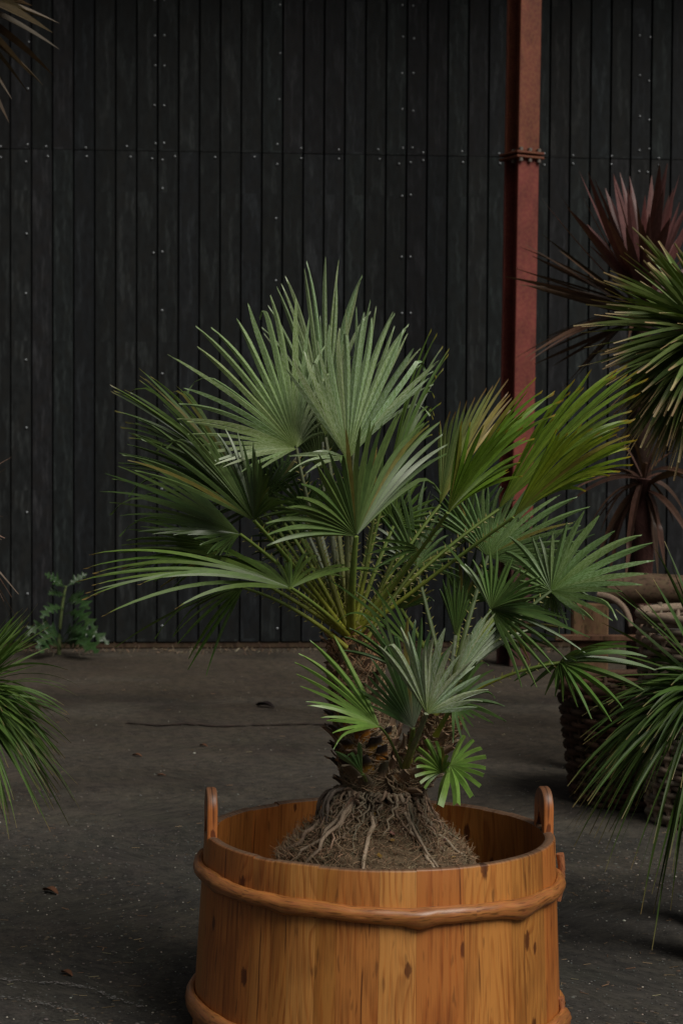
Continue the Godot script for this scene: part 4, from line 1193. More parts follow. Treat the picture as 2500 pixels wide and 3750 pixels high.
	add.call(Vector3(0.185, 0.637, -3.800), Vector3(0.208, 0.581, -3.738), [Vector3(0.174, 0.550, -3.717), Vector3(0.156, 0.579, -3.698), Vector3(0.154, 0.609, -3.699), Vector3(0.156, 0.628, -3.710), Vector3(0.168, 0.644, -3.721), Vector3(0.179, 0.658, -3.731), Vector3(0.205, 0.642, -3.721), Vector3(0.219, 0.593, -3.679)], 12, look("fresh", {"cut": true, "r0": 0.004, "thorns": false, "web": 0.45}))
	add.call(Vector3(0.199, 0.592, -3.799), Vector3(0.228, 0.589, -3.779), [Vector3(0.259, 0.649, -3.801), Vector3(0.274, 0.643, -3.801), Vector3(0.285, 0.636, -3.800), Vector3(0.296, 0.623, -3.790), Vector3(0.301, 0.608, -3.779), Vector3(0.297, 0.579, -3.748), Vector3(0.281, 0.553, -3.717), Vector3(0.200, 0.525, -3.676)], 10, look("fresh", {"cut": true, "r0": 0.004, "thorns": false, "web": 0.45}))
	# plain stalks that show between the leaves
	for q in [[Vector3(0.016, 0.838, -3.948), Vector3(-0.033, 1.005, -3.954), Vector3(-0.078, 1.193, -3.981), 0.012, true], [Vector3(0.015, 0.837, -3.958), Vector3(-0.022, 1.018, -3.974), Vector3(-0.041, 1.259, -4.003), 0.010, true], [Vector3(0.049, 0.843, -3.908), Vector3(0.080, 0.946, -3.932), Vector3(0.121, 1.023, -3.934), 0.008, false], [Vector3(0.052, 0.833, -3.888), Vector3(0.100, 0.919, -3.911), Vector3(0.164, 0.993, -3.933), 0.008, false], [Vector3(0.028, 0.840, -3.928), Vector3(0.051, 0.966, -3.912), Vector3(0.071, 1.115, -3.918), 0.007, false]]:
		var mid: Vector3 = q[1] + o
		var c1 := Color(0.32, 0.35, 0.26) if q[4] else Color(0.16, 0.20, 0.05)
		petiole(palm, q[0] + o, mid, q[2] + o, q[3], 0.005, Color(0.25, 0.26, 0.05), c1)


# A plant of strap leaves: each leaf is [tip, sag]; all spring from one hub.
func rosette(called: String, label: String, category: String, hub: Vector3, leaves: Array, look_: Dictionary) -> Node3D:
	var plant := base(called, Vector3(hub.x, 0, hub.z))
	tag(plant, label, category)
	var h := hub - plant.position
	var tr: float = look_.get("trunk", 0.05)
	var mb := MB.new()
	var pts := []
	var rad := []
	for k in 9:
		var t := k / 8.0
		pts.append(Vector3(0.012 * noise.get_noise_1d(t * 3.0 + hub.x * 5.0), h.y * t, 0.012 * noise.get_noise_1d(t * 3.0 + 20.0)))
		rad.append(tr * (1.25 - 0.3 * t))
	mb.tube(pts, rad, 12, [look_.get("bark", Color(0.10, 0.075, 0.055))], 6.0)
	put("trunk", mb, M.fibre, plant)
	for l in leaves:
		var m2 := MB.new()
		var tip: Vector3 = l[0] - plant.position
		var d := tip - h
		var root := h + d.normalized() * 0.03 + Vector3(0, rng.randf_range(-0.03, 0.03), 0)
		var sag: float = l[1]
		var mid: Vector3 = root.lerp(tip, 0.5) + Vector3.UP * d.length() * sag + Vector3(rng.randf_range(-1, 1), 0, rng.randf_range(-1, 1)) * d.length() * 0.03
		var c0: Color = vary(look_.c0, 0.2)
		var c1: Color = vary(look_.c1, 0.25)
		var ct: Color = vary(look_.ct, 0.25)
		strap(m2, root, mid, tip, look_.w * rng.randf_range(0.8, 1.2), c0, c1, ct, 11, look_.get("fold", 0.35), look_.get("tip_from", 0.9), look_.get("blunt", 0.0), rng.randf_range(-0.9, 0.9))
		put("leaf", m2, M.strap, plant)
	return plant


func around(hub: Vector3, n: int, az0: float, az1: float, el0: float, el1: float, l0: float, l1: float, sag0: float, sag1: float, drop := 0.0) -> Array:
	var out := []
	for k in n:
		var az := deg_to_rad(rng.randf_range(az0, az1))   # 0 to the right, 90 away from the camera, 180 to the left
		var el := deg_to_rad(rng.randf_range(el0, el1))
		var l := rng.randf_range(l0, l1)
		var d := Vector3(cos(az) * cos(el), sin(el), -sin(az) * cos(el))
		out.append([hub + d * l + Vector3.DOWN * drop * l * rng.randf_range(0.6, 1.2), rng.randf_range(sag0, sag1)])
	return out


func build_neighbours() -> void:
	rng.seed = 77
	# burgundy plant by the post
	var hub := Vector3(1.251, 1.835, -7.626)
	var lv := []
	for q in [[Vector3(0.818, 2.290, -7.642), 0.0], [Vector3(0.858, 2.267, -7.641), 0.3], [Vector3(0.981, 2.394, -7.646), 0.0], [Vector3(0.988, 2.367, -7.645), 0.2], [Vector3(1.057, 2.377, -7.645), -0.1], [Vector3(1.093, 2.364, -7.645), 0.15], [Vector3(1.163, 2.408, -7.647), -0.1], [Vector3(1.219, 2.408, -7.647), -0.2], [Vector3(1.310, 2.402, -7.646), 0.2], [Vector3(1.352, 2.315, -7.643), 0.1], [Vector3(0.945, 2.313, -7.643), 0.2], [Vector3(1.397, 2.388, -7.646), 0.0], [Vector3(1.261, 2.387, -7.646), 0.3]]:
		lv.append([q[0] + Vector3(0, 0, q[1]), rng.randf_range(-0.10, -0.04) if q[0].x < 1.02 else rng.randf_range(-0.06, 0.04)])
	lv.append_array(around(hub, 22, 20, 160, 35, 80, 0.42, 0.58, -0.03, 0.04))
	lv.append_array(around(hub, 16, 200, 340, 35, 80, 0.42, 0.56, -0.03, 0.04))
	rosette("burgundy_cordyline", "cordyline with upright wine red leaves to the right of the steel post", "cordyline", hub, lv, {"c0": Color(0.075, 0.025, 0.024), "c1": Color(0.165, 0.068, 0.064), "ct": Color(0.15, 0.07, 0.06), "w": 0.046, "fold": 0.18, "trunk": 0.035, "bark": Color(0.05, 0.03, 0.022)})
	# its neighbour with thin bronze leaves lying across the post
	hub = Vector3(1.286, 1.839, -7.926)
	lv = []
	for q in [[Vector3(0.687, 2.006, -7.932)], [Vector3(0.683, 1.968, -7.931)], [Vector3(0.758, 2.100, -7.936)], [Vector3(0.773, 2.128, -7.937)], [Vector3(0.796, 2.053, -7.934)], [Vector3(0.824, 1.950, -7.930)], [Vector3(0.871, 1.941, -7.930)], [Vector3(0.762, 1.925, -7.929)], [Vector3(0.851, 2.166, -7.938)], [Vector3(0.964, 2.129, -7.937)], [Vector3(1.039, 1.584, -7.917)], [Vector3(0.986, 1.528, -7.915)], [Vector3(0.930, 1.490, -7.914)]]:
		lv.append([q[0] + Vector3(0, 0, rng.randf_range(-0.3, 0.3)), rng.randf_range(-0.02, 0.03)])
	for q in [[Vector3(0.738, 1.611, -7.418)], [Vector3(0.760, 1.601, -7.417)]]:
		lv.append([q[0], 0.10])
	lv.append_array(around(hub, 26, 100, 420, -30, 20, 0.45, 0.65, 0.0, 0.08))
	rosette("bronze_cordyline", "cordyline with thin bronze leaves reaching left across the red post", "cordyline", hub, lv, {"c0": Color(0.060, 0.030, 0.022), "c1": Color(0.095, 0.052, 0.030), "ct": Color(0.15, 0.095, 0.045), "w": 0.022, "trunk": 0.04, "bark": Color(0.05, 0.032, 0.024)})
	# low brown one with hanging leaves
	hub = Vector3(1.206, 1.126, -7.300)
	lv = []
	for q in [[Vector3(0.923, 1.012, -7.296)], [Vector3(0.958, 0.934, -7.293)], [Vector3(0.993, 0.844, -7.290)], [Vector3(1.023, 0.778, -7.288)], [Vector3(1.072, 0.726, -7.286)], [Vector3(1.114, 0.717, -7.286)], [Vector3(1.159, 0.747, -7.287)], [Vector3(1.208, 0.727, -7.286)], [Vector3(1.249, 0.735, -7.286)], [Vector3(1.280, 0.779, -7.288)], [Vector3(1.324, 0.797, -7.288)], [Vector3(1.349, 0.884, -7.292)], [Vector3(1.384, 0.988, -7.295)], [Vector3(1.080, 0.795, -7.288)], [Vector3(1.314, 0.953, -7.294)], [Vector3(1.019, 0.899, -7.292)]]:
		lv.append([q[0] + Vector3(0, 0, rng.randf_range(-0.25, 0.3)), rng.randf_range(0.18, 0.32)])
	lv.append_array(around(hub, 14, 30, 330, -10, 35, 0.3, 0.45, 0.12, 0.2))
	rosette("brown_cordyline", "low cordyline with brown hanging leaves above the wicker baskets", "cordyline", hub, lv, {"c0": Color(0.085, 0.042, 0.032), "c1": Color(0.115, 0.060, 0.040), "ct": Color(0.13, 0.085, 0.03), "w": 0.036, "trunk": 0.035, "bark": Color(0.12, 0.055, 0.05)})
	# stiff green rosette at the right edge
	hub = Vector3(0.966, 1.538, -4.763)
	lv = []
	for q in [[Vector3(0.738, 1.813, -4.773)], [Vector3(0.781, 1.780, -4.772)], [Vector3(0.714, 1.745, -4.771)], [Vector3(0.744, 1.766, -4.772)], [Vector3(0.688, 1.680, -4.769)], [Vector3(0.677, 1.660, -4.768)], [Vector3(0.643, 1.632, -4.767)], [Vector3(0.632, 1.621, -4.766)], [Vector3(0.696, 1.596, -4.766)], [Vector3(0.609, 1.570, -4.765)], [Vector3(0.627, 1.508, -4.762)], [Vector3(0.649, 1.494, -4.762)], [Vector3(0.728, 1.587, -4.765)], [Vector3(0.672, 1.457, -4.761)], [Vector3(0.689, 1.440, -4.760)], [Vector3(0.731, 1.465, -4.761)], [Vector3(0.695, 1.406, -4.759)], [Vector3(0.740, 1.390, -4.758)], [Vector3(0.777, 1.364, -4.757)], [Vector3(0.780, 1.330, -4.756)], [Vector3(0.766, 1.299, -4.755)], [Vector3(0.795, 1.282, -4.754)], [Vector3(0.758, 1.282, -4.754)], [Vector3(0.809, 1.249, -4.753)], [Vector3(0.832, 1.226, -4.752)], [Vector3(0.854, 1.209, -4.752)], [Vector3(0.871, 1.198, -4.751)], [Vector3(0.822, 1.322, -4.756)], [Vector3(0.854, 1.305, -4.755)], [Vector3(0.785, 1.418, -4.759)], [Vector3(0.806, 1.712, -4.770)], [Vector3(0.840, 1.769, -4.772)], [Vector3(0.834, 1.797, -4.773)]]:
		lv.append([q[0] + Vector3(0, 0, rng.randf_range(-0.12, 0.12)), rng.randf_range(0.02, 0.07)])
	lv.append_array(around(hub, 150, 115, 250, -65, 50, 0.24, 0.36, 0.02, 0.08))
	lv.append_array(around(hub, 40, -75, 105, -50, 70, 0.24, 0.34, 0.02, 0.08))
	lv.append_array(around(hub, 70, 120, 240, -82, -35, 0.26, 0.40, 0.05, 0.14))
	rosette("green_yucca", "stiff green yucca with yellow and bleached leaf tips at the right edge", "yucca", hub, lv, {"c0": Color(0.19, 0.26, 0.085), "c1": Color(0.185, 0.255, 0.070), "ct": Color(0.50, 0.38, 0.20), "w": 0.021, "trunk": 0.05, "tip_from": 0.84, "blunt": 0.25, "fold": 0.5})
	# dead-tipped leaf hanging from it and a long thin one
	# weeping grass trees
	hub = Vector3(0.909, 0.662, -4.432)
	lv = []
	for q in [[Vector3(0.598, 0.443, -4.424)], [Vector3(0.593, 0.358, -4.421)], [Vector3(0.606, 0.321, -4.419)], [Vector3(0.636, 0.232, -4.416)], [Vector3(0.673, 0.221, -4.416)], [Vector3(0.700, 0.184, -4.415)], [Vector3(0.732, 0.116, -4.412)], [Vector3(0.745, 0.052, -4.410)], [Vector3(0.785, 0.084, -4.411)], [Vector3(0.811, 0.116, -4.412)], [Vector3(0.613, 0.512, -4.426)], [Vector3(0.636, 0.549, -4.428)], [Vector3(0.643, 0.486, -4.425)], [Vector3(0.592, 0.591, -4.429)], [Vector3(0.661, 0.586, -4.429)], [Vector3(0.630, 0.284, -4.418)], [Vector3(0.764, 0.158, -4.414)], [Vector3(0.652, 0.263, -4.417)]]:
		lv.append([q[0] + Vector3(0, 0, rng.randf_range(-0.15, 0.1)), rng.randf_range(0.16, 0.30)])
	for q in [[Vector3(0.645, 0.938, -4.492)], [Vector3(0.656, 0.911, -4.491)], [Vector3(0.704, 0.911, -4.491)], [Vector3(0.667, 0.857, -4.489)], [Vector3(0.744, 1.013, -4.494)], [Vector3(0.800, 1.019, -4.495)], [Vector3(0.683, 0.793, -4.486)], [Vector3(0.640, 0.745, -4.485)], [Vector3(0.598, 0.702, -4.483)], [Vector3(0.609, 0.638, -4.481)], [Vector3(0.768, 0.927, -4.491)], [Vector3(0.715, 0.852, -4.489)], [Vector3(0.651, 0.681, -4.482)], [Vector3(0.789, 0.970, -4.493)], [Vector3(0.640, 0.820, -4.487)]]:
		lv.append([q[0] + Vector3(0, 0, rng.randf_range(-0.1, 0.2)), rng.randf_range(0.0, 0.08)])
	lv.append_array(around(hub, 245, 118, 252, -5, 60, 0.25, 0.38, 0.14, 0.30, 1.0))
	lv.append_array(around(hub, 20, -90, 110, -10, 50, 0.28, 0.4, 0.12, 0.24, 0.7))
	rosette("grass_tree", "weeping dark green grass tree with thin arching leaves right of the tub", "plant", hub, lv, {"c0": Color(0.060, 0.105, 0.026), "c1": Color(0.070, 0.128, 0.026), "ct": Color(0.26, 0.20, 0.08), "w": 0.0108, "trunk": 0.06, "tip_from": 0.9})
	hub = Vector3(-0.893, 0.661, -4.332)
	lv = []
	for q in [[Vector3(-0.749, 0.858, -4.339)], [Vector3(-0.730, 0.846, -4.338)], [Vector3(-0.724, 0.870, -4.339)], [Vector3(-0.715, 0.843, -4.338)], [Vector3(-0.703, 0.829, -4.338)], [Vector3(-0.681, 0.825, -4.338)], [Vector3(-0.764, 0.863, -4.339)], [Vector3(-0.686, 0.732, -4.334)], [Vector3(-0.779, 0.754, -4.335)], [Vector3(-0.712, 0.734, -4.334)], [Vector3(-0.738, 0.806, -4.337)]]:
		lv.append([q[0] + Vector3(0, 0, rng.randf_range(-0.05, 0.15)), rng.randf_range(0.0, 0.04)])
	for q in [[Vector3(-0.637, 0.681, -4.282)], [Vector3(-0.628, 0.674, -4.282)], [Vector3(-0.631, 0.646, -4.281)], [Vector3(-0.624, 0.602, -4.279)], [Vector3(-0.657, 0.609, -4.280)], [Vector3(-0.636, 0.556, -4.278)], [Vector3(-0.669, 0.530, -4.277)], [Vector3(-0.697, 0.492, -4.276)], [Vector3(-0.730, 0.445, -4.274)], [Vector3(-0.743, 0.463, -4.274)], [Vector3(-0.770, 0.366, -4.271)], [Vector3(-0.789, 0.361, -4.271)], [Vector3(-0.758, 0.402, -4.272)], [Vector3(-0.809, 0.351, -4.270)], [Vector3(-0.647, 0.715, -4.284)], [Vector3(-0.677, 0.597, -4.279)], [Vector3(-0.708, 0.535, -4.277)]]:
		lv.append([q[0] + Vector3(0, 0, rng.randf_range(-0.12, 0.08)), rng.randf_range(0.13, 0.24)])
	lv.append_array(around(hub, 170, -75, 60, -15, 45, 0.20, 0.28, 0.14, 0.26, 1.0))
	lv.append_array(around(hub, 40, -50, 55, 25, 55, 0.18, 0.26, 0.0, 0.06))
	lv.append_array(around(hub, 50, 60, 290, -10, 50, 0.2, 0.28, 0.12, 0.24, 0.5))
	rosette("grass_tree", "grass tree with bright green drooping leaves at the left edge", "plant", hub, lv, {"c0": Color(0.14, 0.24, 0.055), "c1": Color(0.16, 0.275, 0.06), "ct": Color(0.30, 0.20, 0.10), "w": 0.0085, "trunk": 0.055, "tip_from": 0.92})
	# leaves that hang in from above on the left
	hub = Vector3(-1.401, 2.763, -6.058)
	lv = []
	for q in [[Vector3(-0.946, 2.651, -6.054)], [Vector3(-0.960, 2.608, -6.053)], [Vector3(-0.945, 2.563, -6.051)], [Vector3(-0.962, 2.474, -6.048)], [Vector3(-0.976, 2.417, -6.046)], [Vector3(-1.013, 2.447, -6.047)], [Vector3(-1.019, 2.388, -6.045)], [Vector3(-1.076, 2.371, -6.044)], [Vector3(-1.084, 2.294, -6.041)], [Vector3(-1.104, 2.422, -6.046)], [Vector3(-1.113, 2.343, -6.043)]]:
		lv.append([q[0] + Vector3(0, 0, rng.randf_range(-0.1, 0.1)), rng.randf_range(0.05, 0.10)])
	lv.append_array(around(hub, 40, -80, 400, -25, 60, 0.28, 0.42, 0.02, 0.08))
	rosette("red_cordyline", "cordyline with dark red and olive leaves hanging into the top left corner", "cordyline", hub, lv, {"c0": Color(0.055, 0.024, 0.018), "c1": Color(0.080, 0.044, 0.024), "ct": Color(0.085, 0.055, 0.026), "w": 0.046, "fold": 0.7, "trunk": 0.045, "tip_from": 0.55})
	hub = Vector3(-1.090, 1.064, -4.896)
	lv = []
	for q in [[Vector3(-0.897, 1.186, -4.901)], [Vector3(-0.884, 1.216, -4.902)], [Vector3(-0.910, 0.995, -4.894)], [Vector3(-0.881, 0.841, -4.888)], [Vector3(-0.863, 0.849, -4.889)], [Vector3(-0.864, 0.779, -4.886)], [Vector3(-0.902, 0.829, -4.888)], [Vector3(-0.900, 0.999, -4.894)], [Vector3(-0.866, 0.750, -4.885)]]:
		lv.append([q[0], rng.randf_range(0.05, 0.14)])
	lv.append_array(around(hub, 70, -180, 180, -50, 60, 0.14, 0.19, 0.05, 0.12))
	rosette("pink_tipped_yucca", "yucca whose thin pinkish leaf tips reach in at the left edge", "yucca", hub, lv, {"c0": Color(0.09, 0.12, 0.05), "c1": Color(0.12, 0.11, 0.055), "ct": Color(0.34, 0.22, 0.16), "w": 0.009, "trunk": 0.05, "tip_from": 0.5})
	build_thistle()
	build_baskets()


func build_thistle() -> void:
	var at := Vector3(-1.678, 0.000, -10.967)
	at.z += 0.10
	var weed := base("thistle", at)
	tag(weed, "green thistle weed growing at the foot of the black wall", "weed")
	var o := -at
	var d := 10.9
	var top := Vector3(-1.638, 0.411, -10.877) + o
	var stem := MB.new()
	var pts := []
	var rad := []
	for k in 9:
		var t := k / 8.0
		pts.append(bez(Vector3.ZERO, Vector3(0.0, 0.22, 0.0), top, t))
		rad.append(lerpf(0.013, 0.007, t))
	stem.tube(pts, rad, 8, [Color(0.13, 0.17, 0.06)], 8.0)
	put("stem", stem, M.stalk, weed)
	for q in [[Vector3(-1.635, 0.393, -10.876), Vector3(-1.747, 0.488, -10.780), 0.07], [Vector3(-1.638, 0.399, -10.876), Vector3(-1.521, 0.479, -10.929), 0.06], [Vector3(-1.637, 0.321, -10.874), Vector3(-1.506, 0.376, -10.676), 0.05], [Vector3(-1.647, 0.238, -10.871), Vector3(-1.438, 0.173, -10.668), 0.2], [Vector3(-1.652, 0.087, -10.865), Vector3(-1.841, 0.133, -10.667), 0.32], [Vector3(-1.657, 0.061, -10.864), Vector3(-1.369, 0.074, -10.765), 0.30], [Vector3(-1.662, 0.030, -10.863), Vector3(-1.735, 0.043, -10.563), 0.25], [Vector3(-1.657, 0.035, -10.863), Vector3(-1.407, 0.045, -10.564), 0.2], [Vector3(-1.652, 0.048, -10.864), Vector3(-1.463, 0.070, -10.514), 0.25], [Vector3(-1.638, 0.399, -10.876), Vector3(-1.672, 0.423, -10.727), 0.1], [Vector3(-1.640, 0.347, -10.875), Vector3(-1.717, 0.371, -10.725), 0.12], [Vector3(-1.645, 0.269, -10.872), Vector3(-1.752, 0.235, -10.670), 0.2], [Vector3(-1.635, 0.299, -10.823), Vector3(-1.458, 0.297, -10.573), 0.2], [Vector3(-1.647, 0.105, -10.816), Vector3(-1.483, 0.158, -10.568), 0.2], [Vector3(-1.647, 0.093, -10.815), Vector3(-1.760, 0.068, -10.564), 0.25]]:
		var a: Vector3 = q[0] + o
		var b: Vector3 = q[1] + o
		var mb := MB.new()
		var l := (b - a).length()
		var mid: Vector3 = a.lerp(b, 0.5) + Vector3.UP * l * q[2] * 1.6
		var rl := []
		var rr := []
		var cols := []
		var us := []
		var n := 22
		for k in n + 1:
			var t := float(k) / n
			var p := bez(a, mid, b, t)
			var dd := (bez(a, mid, b, minf(t + 0.05, 1.0)) - bez(a, mid, b, maxf(t - 0.05, 0.0))).normalized()
			var sd := dd.cross(Vector3(0.1, 0.5, 0.85)).normalized()
			var lobe: float = [0.15, 0.7, 1.0, 0.35][k % 4] * rng.randf_range(0.8, 1.15)
			var w := l * 0.31 * smoothstep(0.12, 0.45, t) * sqrt(maxf(1.0 - t, 0.0)) * lobe + 0.003
			var lift := Vector3(0, 0.2, 0.25) * w * (1.0 if k % 4 == 2 else -0.4) * rng.randf()
			rl.append([p, p + sd * w + lift + dd * w * 0.35])
			rr.append([p - sd * w + lift + dd * w * 0.35, p])
			cols.append(vary(Color(0.036, 0.078, 0.024), 0.2))
			us.append([Vector2(0, t * 2), Vector2(0.5, t * 2)])
		mb.grid(rl, cols, us, true)
		mb.grid(rr, cols, us, true)
		put("leaf", mb, M.leaf, weed)


func build_baskets() -> void:
	for q in [[Vector3(1.081, 0.366, -6.472), 0.295, 0.245, 0.40, Color(0.085, 0.053, 0.036), "dark woven wicker basket standing behind the palm leaves at right", 26, 0.62], [Vector3(1.297, 0.503, -6.127), 0.29, 0.25, 0.68, Color(0.27, 0.225, 0.175), "pale grey woven willow basket at the right edge behind the grass", 22, 0.60]]:
		var basket := base("wicker_basket", q[0] * Vector3(1, 0, 1))
		tag(basket, q[5], "basket", "wicker baskets under the cordylines")
		var r_top: float = q[1]
		var r_low: float = q[2]
		var h: float = q[3]
		var n: int = q[6]
		for k in n:
			var an := TAU * k / n
			var mb := MB.new()
			var pts := []
			for i in 4:
				var t := i / 3.0
				var r := lerpf(r_low, r_top, t)
				pts.append(Vector3(cos(an) * r, t * (h + rng.randf_range(0.0, 0.05) * (1 if i == 3 else 0)), sin(an) * r))
			mb.tube(pts, [0.011, 0.0105, 0.010, 0.009], 7, [vary(q[4] * 1.15, 0.3)], 6.0)
			put("stake", mb, M.old_wood, basket)
		var rows_n := 19 if h < 0.6 else 34
		for i in rows_n:
			var mb := MB.new()
			var pts := []
			var rad := []
			var t := (i + 0.5) / rows_n
			for k in n * 4 + 1:
				var an := TAU * k / (n * 4.0)
				var wv := cos(an * n * 0.5 + PI * (i % 2)) * 0.012
				var r := lerpf(r_low, r_top, t) + wv
				pts.append(Vector3(cos(an) * r, t * h + 0.005 * noise.get_noise_2d(an * 2.0, i * 7.0), sin(an) * r))
				rad.append((0.0115 if h < 0.6 else 0.0095) * (1.0 + 0.25 * noise.get_noise_2d(an * 3.0, i * 3.0)))
			mb.tube(pts, rad, 6, [vary(q[4], 0.35)], 5.0, false)
			put("weaver", mb, M.old_wood, basket)
		var rim := MB.new()
		var rp := []
		for k in 65:
			var an := TAU * k / 64.0
			rp.append(Vector3(cos(an) * (r_top + 0.004), h + 0.012, sin(an) * (r_top + 0.004)))
		rim.tube(rp, range(65).map(func(x): return 0.015), 8, [q[4] * 1.2], 5.0, false)
		put("rim", rim, M.old_wood, basket)
		if h > 0.6:   # a thick band of twisted rods half-way up
			var band := MB.new()
			var bp := []
			for k in 65:
				var an := TAU * k / 64.0
				bp.append(Vector3(cos(an) * 0.292, 0.40, sin(an) * 0.292))
			band.tube(bp, range(65).map(func(x): return 0.026), 10, [q[4] * 1.1], 5.0, false)
			put("band", band, M.old_wood, basket)
		var soil := CylinderMesh.new()
		soil.top_radius = r_top - 0.02; soil.bottom_radius = r_low - 0.02; soil.height = 0.3; soil.radial_segments = 32; soil.rings = 0
		put("soil", soil, mat("basket_soil", 0.95, null), basket, Vector3(0, h - 0.20, 0))
		M.basket_soil.albedo_color = Color(0.03, 0.025, 0.02).linear_to_srgb()
	# timber frame behind them: two posts, a rail, a log laid across and a bent branch
	var frame := base("timber_frame", Vector3(0.963, 0.402, -7.074) * Vector3(1, 0, 1))
	tag(frame, "weathered brown timber frame with a log across it behind the dark wicker basket", "frame")
	var o := -frame.position
	var ft := (Vector3(0.942, 0.647, -7.083)).y
	for x in [0.0, 0.46]:
		var fm := MB.new()
		fm.box(Vector3(x, ft / 2, 0), Vector3(0.14, ft, 0.06), Color(0.20, 0.130, 0.078), 0.006, Basis.IDENTITY, 2.0)
		put("upright", fm, M.old_wood, frame)
	var rail := MB.new()
	rail.box(Vector3(0.17, ft - 0.13, 0.045), Vector3(0.62, 0.024, 0.03), Color(0.15, 0.09, 0.055), 0.004, Basis.IDENTITY, 2.0)
	put("rail", rail, M.old_wood, frame)
	var lm := MB.new()
	lm.tube([Vector3(0.06, ft + 0.055, 0), Vector3(0.2, ft + 0.060, 0.0), Vector3(0.33, ft + 0.055, 0.0), Vector3(0.52, ft + 0.045, 0.0)], [0.058, 0.060, 0.058, 0.055], 14, [Color(0.13, 0.095, 0.066)], 4.0)
	put("log", lm, M.old_wood, frame)
	var rm := MB.new()
	var pts := []
	for k in 12:
		pts.append(bez(Vector3(0.982, 0.687, -6.984), Vector3(1.087, 0.677, -6.934), Vector3(1.093, 0.574, -6.880), k / 11.0) + o)
	rm.tube(pts, range(12).map(func(x): return 0.015 - 0.0004 * x), 8, [Color(0.27, 0.215, 0.165)], 5.0)
	put("bent_branch", rm, M.old_wood, frame)


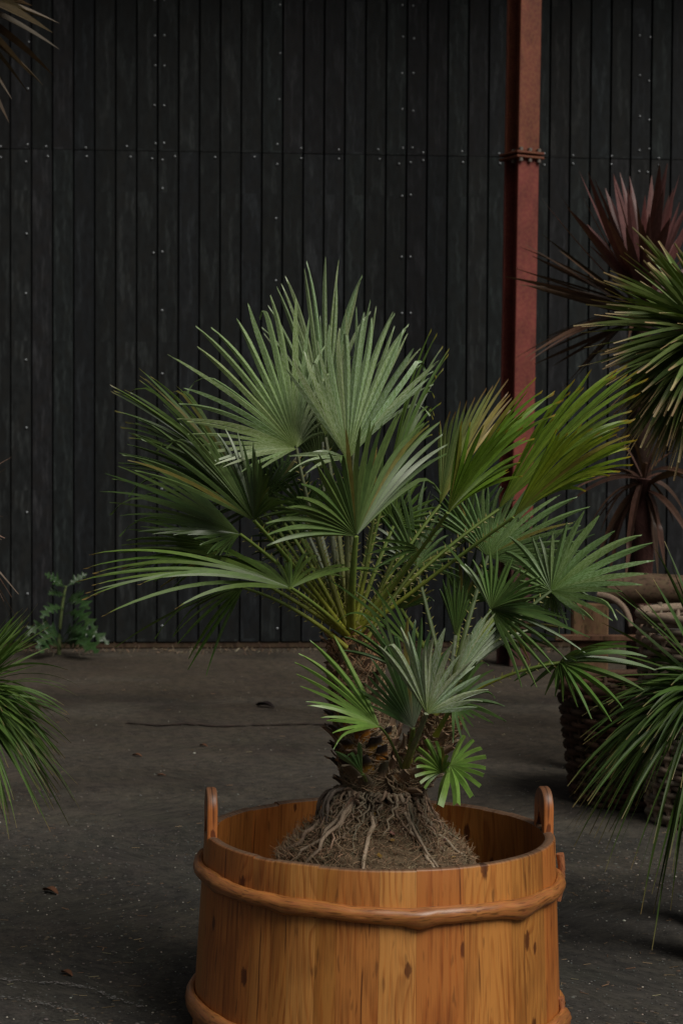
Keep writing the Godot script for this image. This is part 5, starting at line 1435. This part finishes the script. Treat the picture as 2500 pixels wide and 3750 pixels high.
func build_litter() -> void:
	rng.seed = 99
	# grit and straw nobody could count
	var grit := SphereMesh.new()
	grit.radius = 0.5; grit.height = 1.0; grit.radial_segments = 6; grit.rings = 3
	var places := []
	var tints := []
	for k in 9000:
		var z := -rng.randf_range(3.2, 10.9)
		if k % 2: z = -rng.randf_range(3.2, 6.0)
		var x := rng.randf_range(-0.24, 0.24) * absf(z) * 1.05
		var s := rng.randf_range(0.0018, 0.0062) * (1.0 + (1.0 if rng.randf() < 0.03 else 0.0))
		places.append(Transform3D(Basis.from_euler(Vector3(0, rng.randf() * TAU, 0)).scaled(Vector3(s, s * 0.55, s * 0.8)), Vector3(x, s * 0.2, z)))
		var c := vary(Color(0.10, 0.095, 0.09), 0.5)
		if rng.randf() < 0.09: c = vary(Color(0.36, 0.33, 0.28), 0.35)
		tints.append(c)
	for k in 9000:   # low, dull crumbs that roughen the asphalt in patches
		var z := -rng.randf_range(3.1, 6.6)
		var x := rng.randf_range(-0.24, 0.24) * absf(z) * 1.05
		if noise.get_noise_2d(x * 1.3 + 17.0, z * 1.1) < rng.randf_range(-0.35, 0.45):
			continue
		var s := rng.randf_range(0.004, 0.013)
		places.append(Transform3D(Basis.from_euler(Vector3(0, rng.randf() * TAU, 0)).scaled(Vector3(s, s * 0.35, s * 0.6)), Vector3(x, 0.0005, z)))
		tints.append(vary([Color(0.075, 0.068, 0.060), Color(0.105, 0.098, 0.088), Color(0.115, 0.085, 0.060), Color(0.05, 0.046, 0.042)][k % 4], 0.3))
	many_grit(grit, places, tints)
	var straw := BoxMesh.new()
	straw.size = Vector3(1, 0.04, 0.06)
	places = []
	tints = []
	for k in 620:
		var z := -rng.randf_range(3.2, 9.5)
		if k % 2: z = -rng.randf_range(3.2, 5.2)
		var x := rng.randf_range(-0.22, 0.22) * absf(z)
		var s := rng.randf_range(0.006, 0.028)
		places.append(Transform3D(Basis.from_euler(Vector3(0, rng.randf() * TAU, 0)).scaled(Vector3(s, s, s)), Vector3(x, 0.002, z)))
		tints.append(vary([Color(0.28, 0.22, 0.13), Color(0.20, 0.13, 0.075), Color(0.16, 0.10, 0.06)][k % 3], 0.4))
	tag(many("straw", straw, M.plain, places, tints), "bits of straw and bark scattered on the dark yard", "straw", "", "stuff")
	var chips := []
	tints = []
	for k in 900:   # what gathers along the foot of the wall
		var x := rng.randf_range(-2.2, 3.4)
		var z := -11.17 - (x + 0.757) * 0.07 + absf(rng.randfn(0.0, 0.12))
		var s := rng.randf_range(0.006, 0.03)
		chips.append(Transform3D(Basis.from_euler(Vector3(rng.randf_range(-0.4, 0.4), rng.randf() * TAU, rng.randf_range(-0.4, 0.4))).scaled(Vector3(s, s * 5.0, s * 5.0)), Vector3(x, 0.004, z)))
		tints.append(vary([Color(0.20, 0.14, 0.09), Color(0.13, 0.095, 0.07), Color(0.25, 0.20, 0.14)][k % 3], 0.35))
	tag(many("debris", straw, M.plain, chips, tints), "crumbs of bark and dry leaves gathered along the foot of the black wall", "debris", "", "stuff")
	# single dry leaves and chips
	for q in [[Vector3(-0.803, 0.000, -5.056), 0.030, "curled reddish brown dry leaf on the asphalt left of the tub"], [Vector3(-0.813, 0.000, -7.303), 0.022, "tan dry leaf lying beyond the tub handle"], [Vector3(-0.566, 0.000, -7.555), 0.020, "orange brown bark chip on the dirt behind the tub"], [Vector3(-0.673, 0.000, -6.871), 0.016, "small dark chip lying left of the palm trunk"], [Vector3(-0.174, 0.000, -4.286), 0.012, ""], [Vector3(-0.640, 0.000, -4.270), 0.020, "yellowish dry grass tuft lying low left of the tub"], [Vector3(-0.357, 0.000, -8.703), 0.05, "dark clod of earth on the dirt left of the trunk"]]:
		if q[2] == "":
			continue
		var p: Vector3 = q[0]
		var leaf := base("dry_leaf", p)
		tag(leaf, q[2], "leaf" if q[1] < 0.04 else "clod")
		var mb := MB.new()
		var a := rng.randf() * 0.8
		var d: Vector3 = Vector3(cos(a), 0, sin(a)) * q[1]
		var c := Color(0.16, 0.075, 0.04) if q[1] < 0.04 else Color(0.02, 0.016, 0.014)
		strap(mb, -d + Vector3.UP * 0.003, Vector3.UP * q[1] * 0.4, d + Vector3.UP * 0.002, q[1] * 0.9, c, c * 1.2, c * 0.9, 8, 0.8, 0.9, 0.2)
		put("blade", mb, M.husk, leaf)
	# damp seam across the yard and chalky scrape marks by the tub, both broken up along their length
	var seam := MB.new()
	smear(seam, [Vector3(-0.961, 0.000, -8.174), Vector3(-0.817, 0.000, -8.102), Vector3(-0.686, 0.000, -8.158), Vector3(-0.544, 0.000, -8.086), Vector3(-0.353, 0.000, -8.131), Vector3(-0.159, 0.000, -8.176), Vector3(0.017, 0.000, -8.131)], 150, 0.05, 0.020, Color(0.050, 0.037, 0.031))
	tag(put("damp_seam", seam, M.plain), "dark damp seam running across the yard behind the tub", "", "", "structure")
	var ch := MB.new()
	smear(ch, [Vector3(-0.812, 0.000, -4.232), Vector3(-0.726, 0.000, -4.205), Vector3(-0.644, 0.000, -4.193), Vector3(-0.579, 0.000, -4.160), Vector3(-0.509, 0.000, -4.082), Vector3(-0.433, 0.000, -4.013)], 150, 0.030, 0.0034, Color(0.22, 0.205, 0.20))
	smear(ch, [Vector3(-0.785, 0.000, -4.090), Vector3(-0.713, 0.000, -4.072), Vector3(-0.649, 0.000, -4.035), Vector3(-0.582, 0.000, -3.980), Vector3(-0.504, 0.000, -3.896)], 110, 0.030, 0.003, Color(0.20, 0.19, 0.185))
	tag(put("chalk_scrape", ch, M.plain), "faint pale scrape marks on the asphalt at lower left", "", "", "structure")


func many_grit(shape: Mesh, places: Array, tints: Array) -> void:
	tag(many("grit", shape, M.plain, places, tints), "scattered grit and small stones on the dark yard", "grit", "", "stuff")


func smear(mb: MB, line: Array, count: int, spread: float, size: float, c: Color) -> void:
	for k in count:   # flat flakes of irregular outline, thinning out towards the ends
		var t := rng.randf() * (line.size() - 1)
		var i := mini(int(t), line.size() - 2)
		var p: Vector3 = line[i].lerp(line[i + 1], t - i)
		var d: Vector3 = (line[i + 1] - line[i]).normalized()
		var s := d.cross(Vector3.UP).normalized()
		p += s * spread * 0.4 * (rng.randf() + rng.randf() - 1.0)
		p.y = 0.004 + 0.0000015 * k * 10.0
		var r := size * rng.randf_range(0.3, 1.0)
		var tone := vary(c, 0.25)
		var prev := p + d * r * 1.8
		for j in range(1, 8):
			var an := TAU * j / 7.0
			var q := p + (d * cos(an) * 1.8 + s * sin(an) * 0.6) * r * (1.0 if j == 7 else rng.randf_range(0.5, 1.2))
			if j == 7: q = p + d * r * 1.8
			mb.flat(p, q, prev, tone) if (q - p).cross(prev - p).y > 0 else mb.flat(p, prev, q, tone)
			prev = q
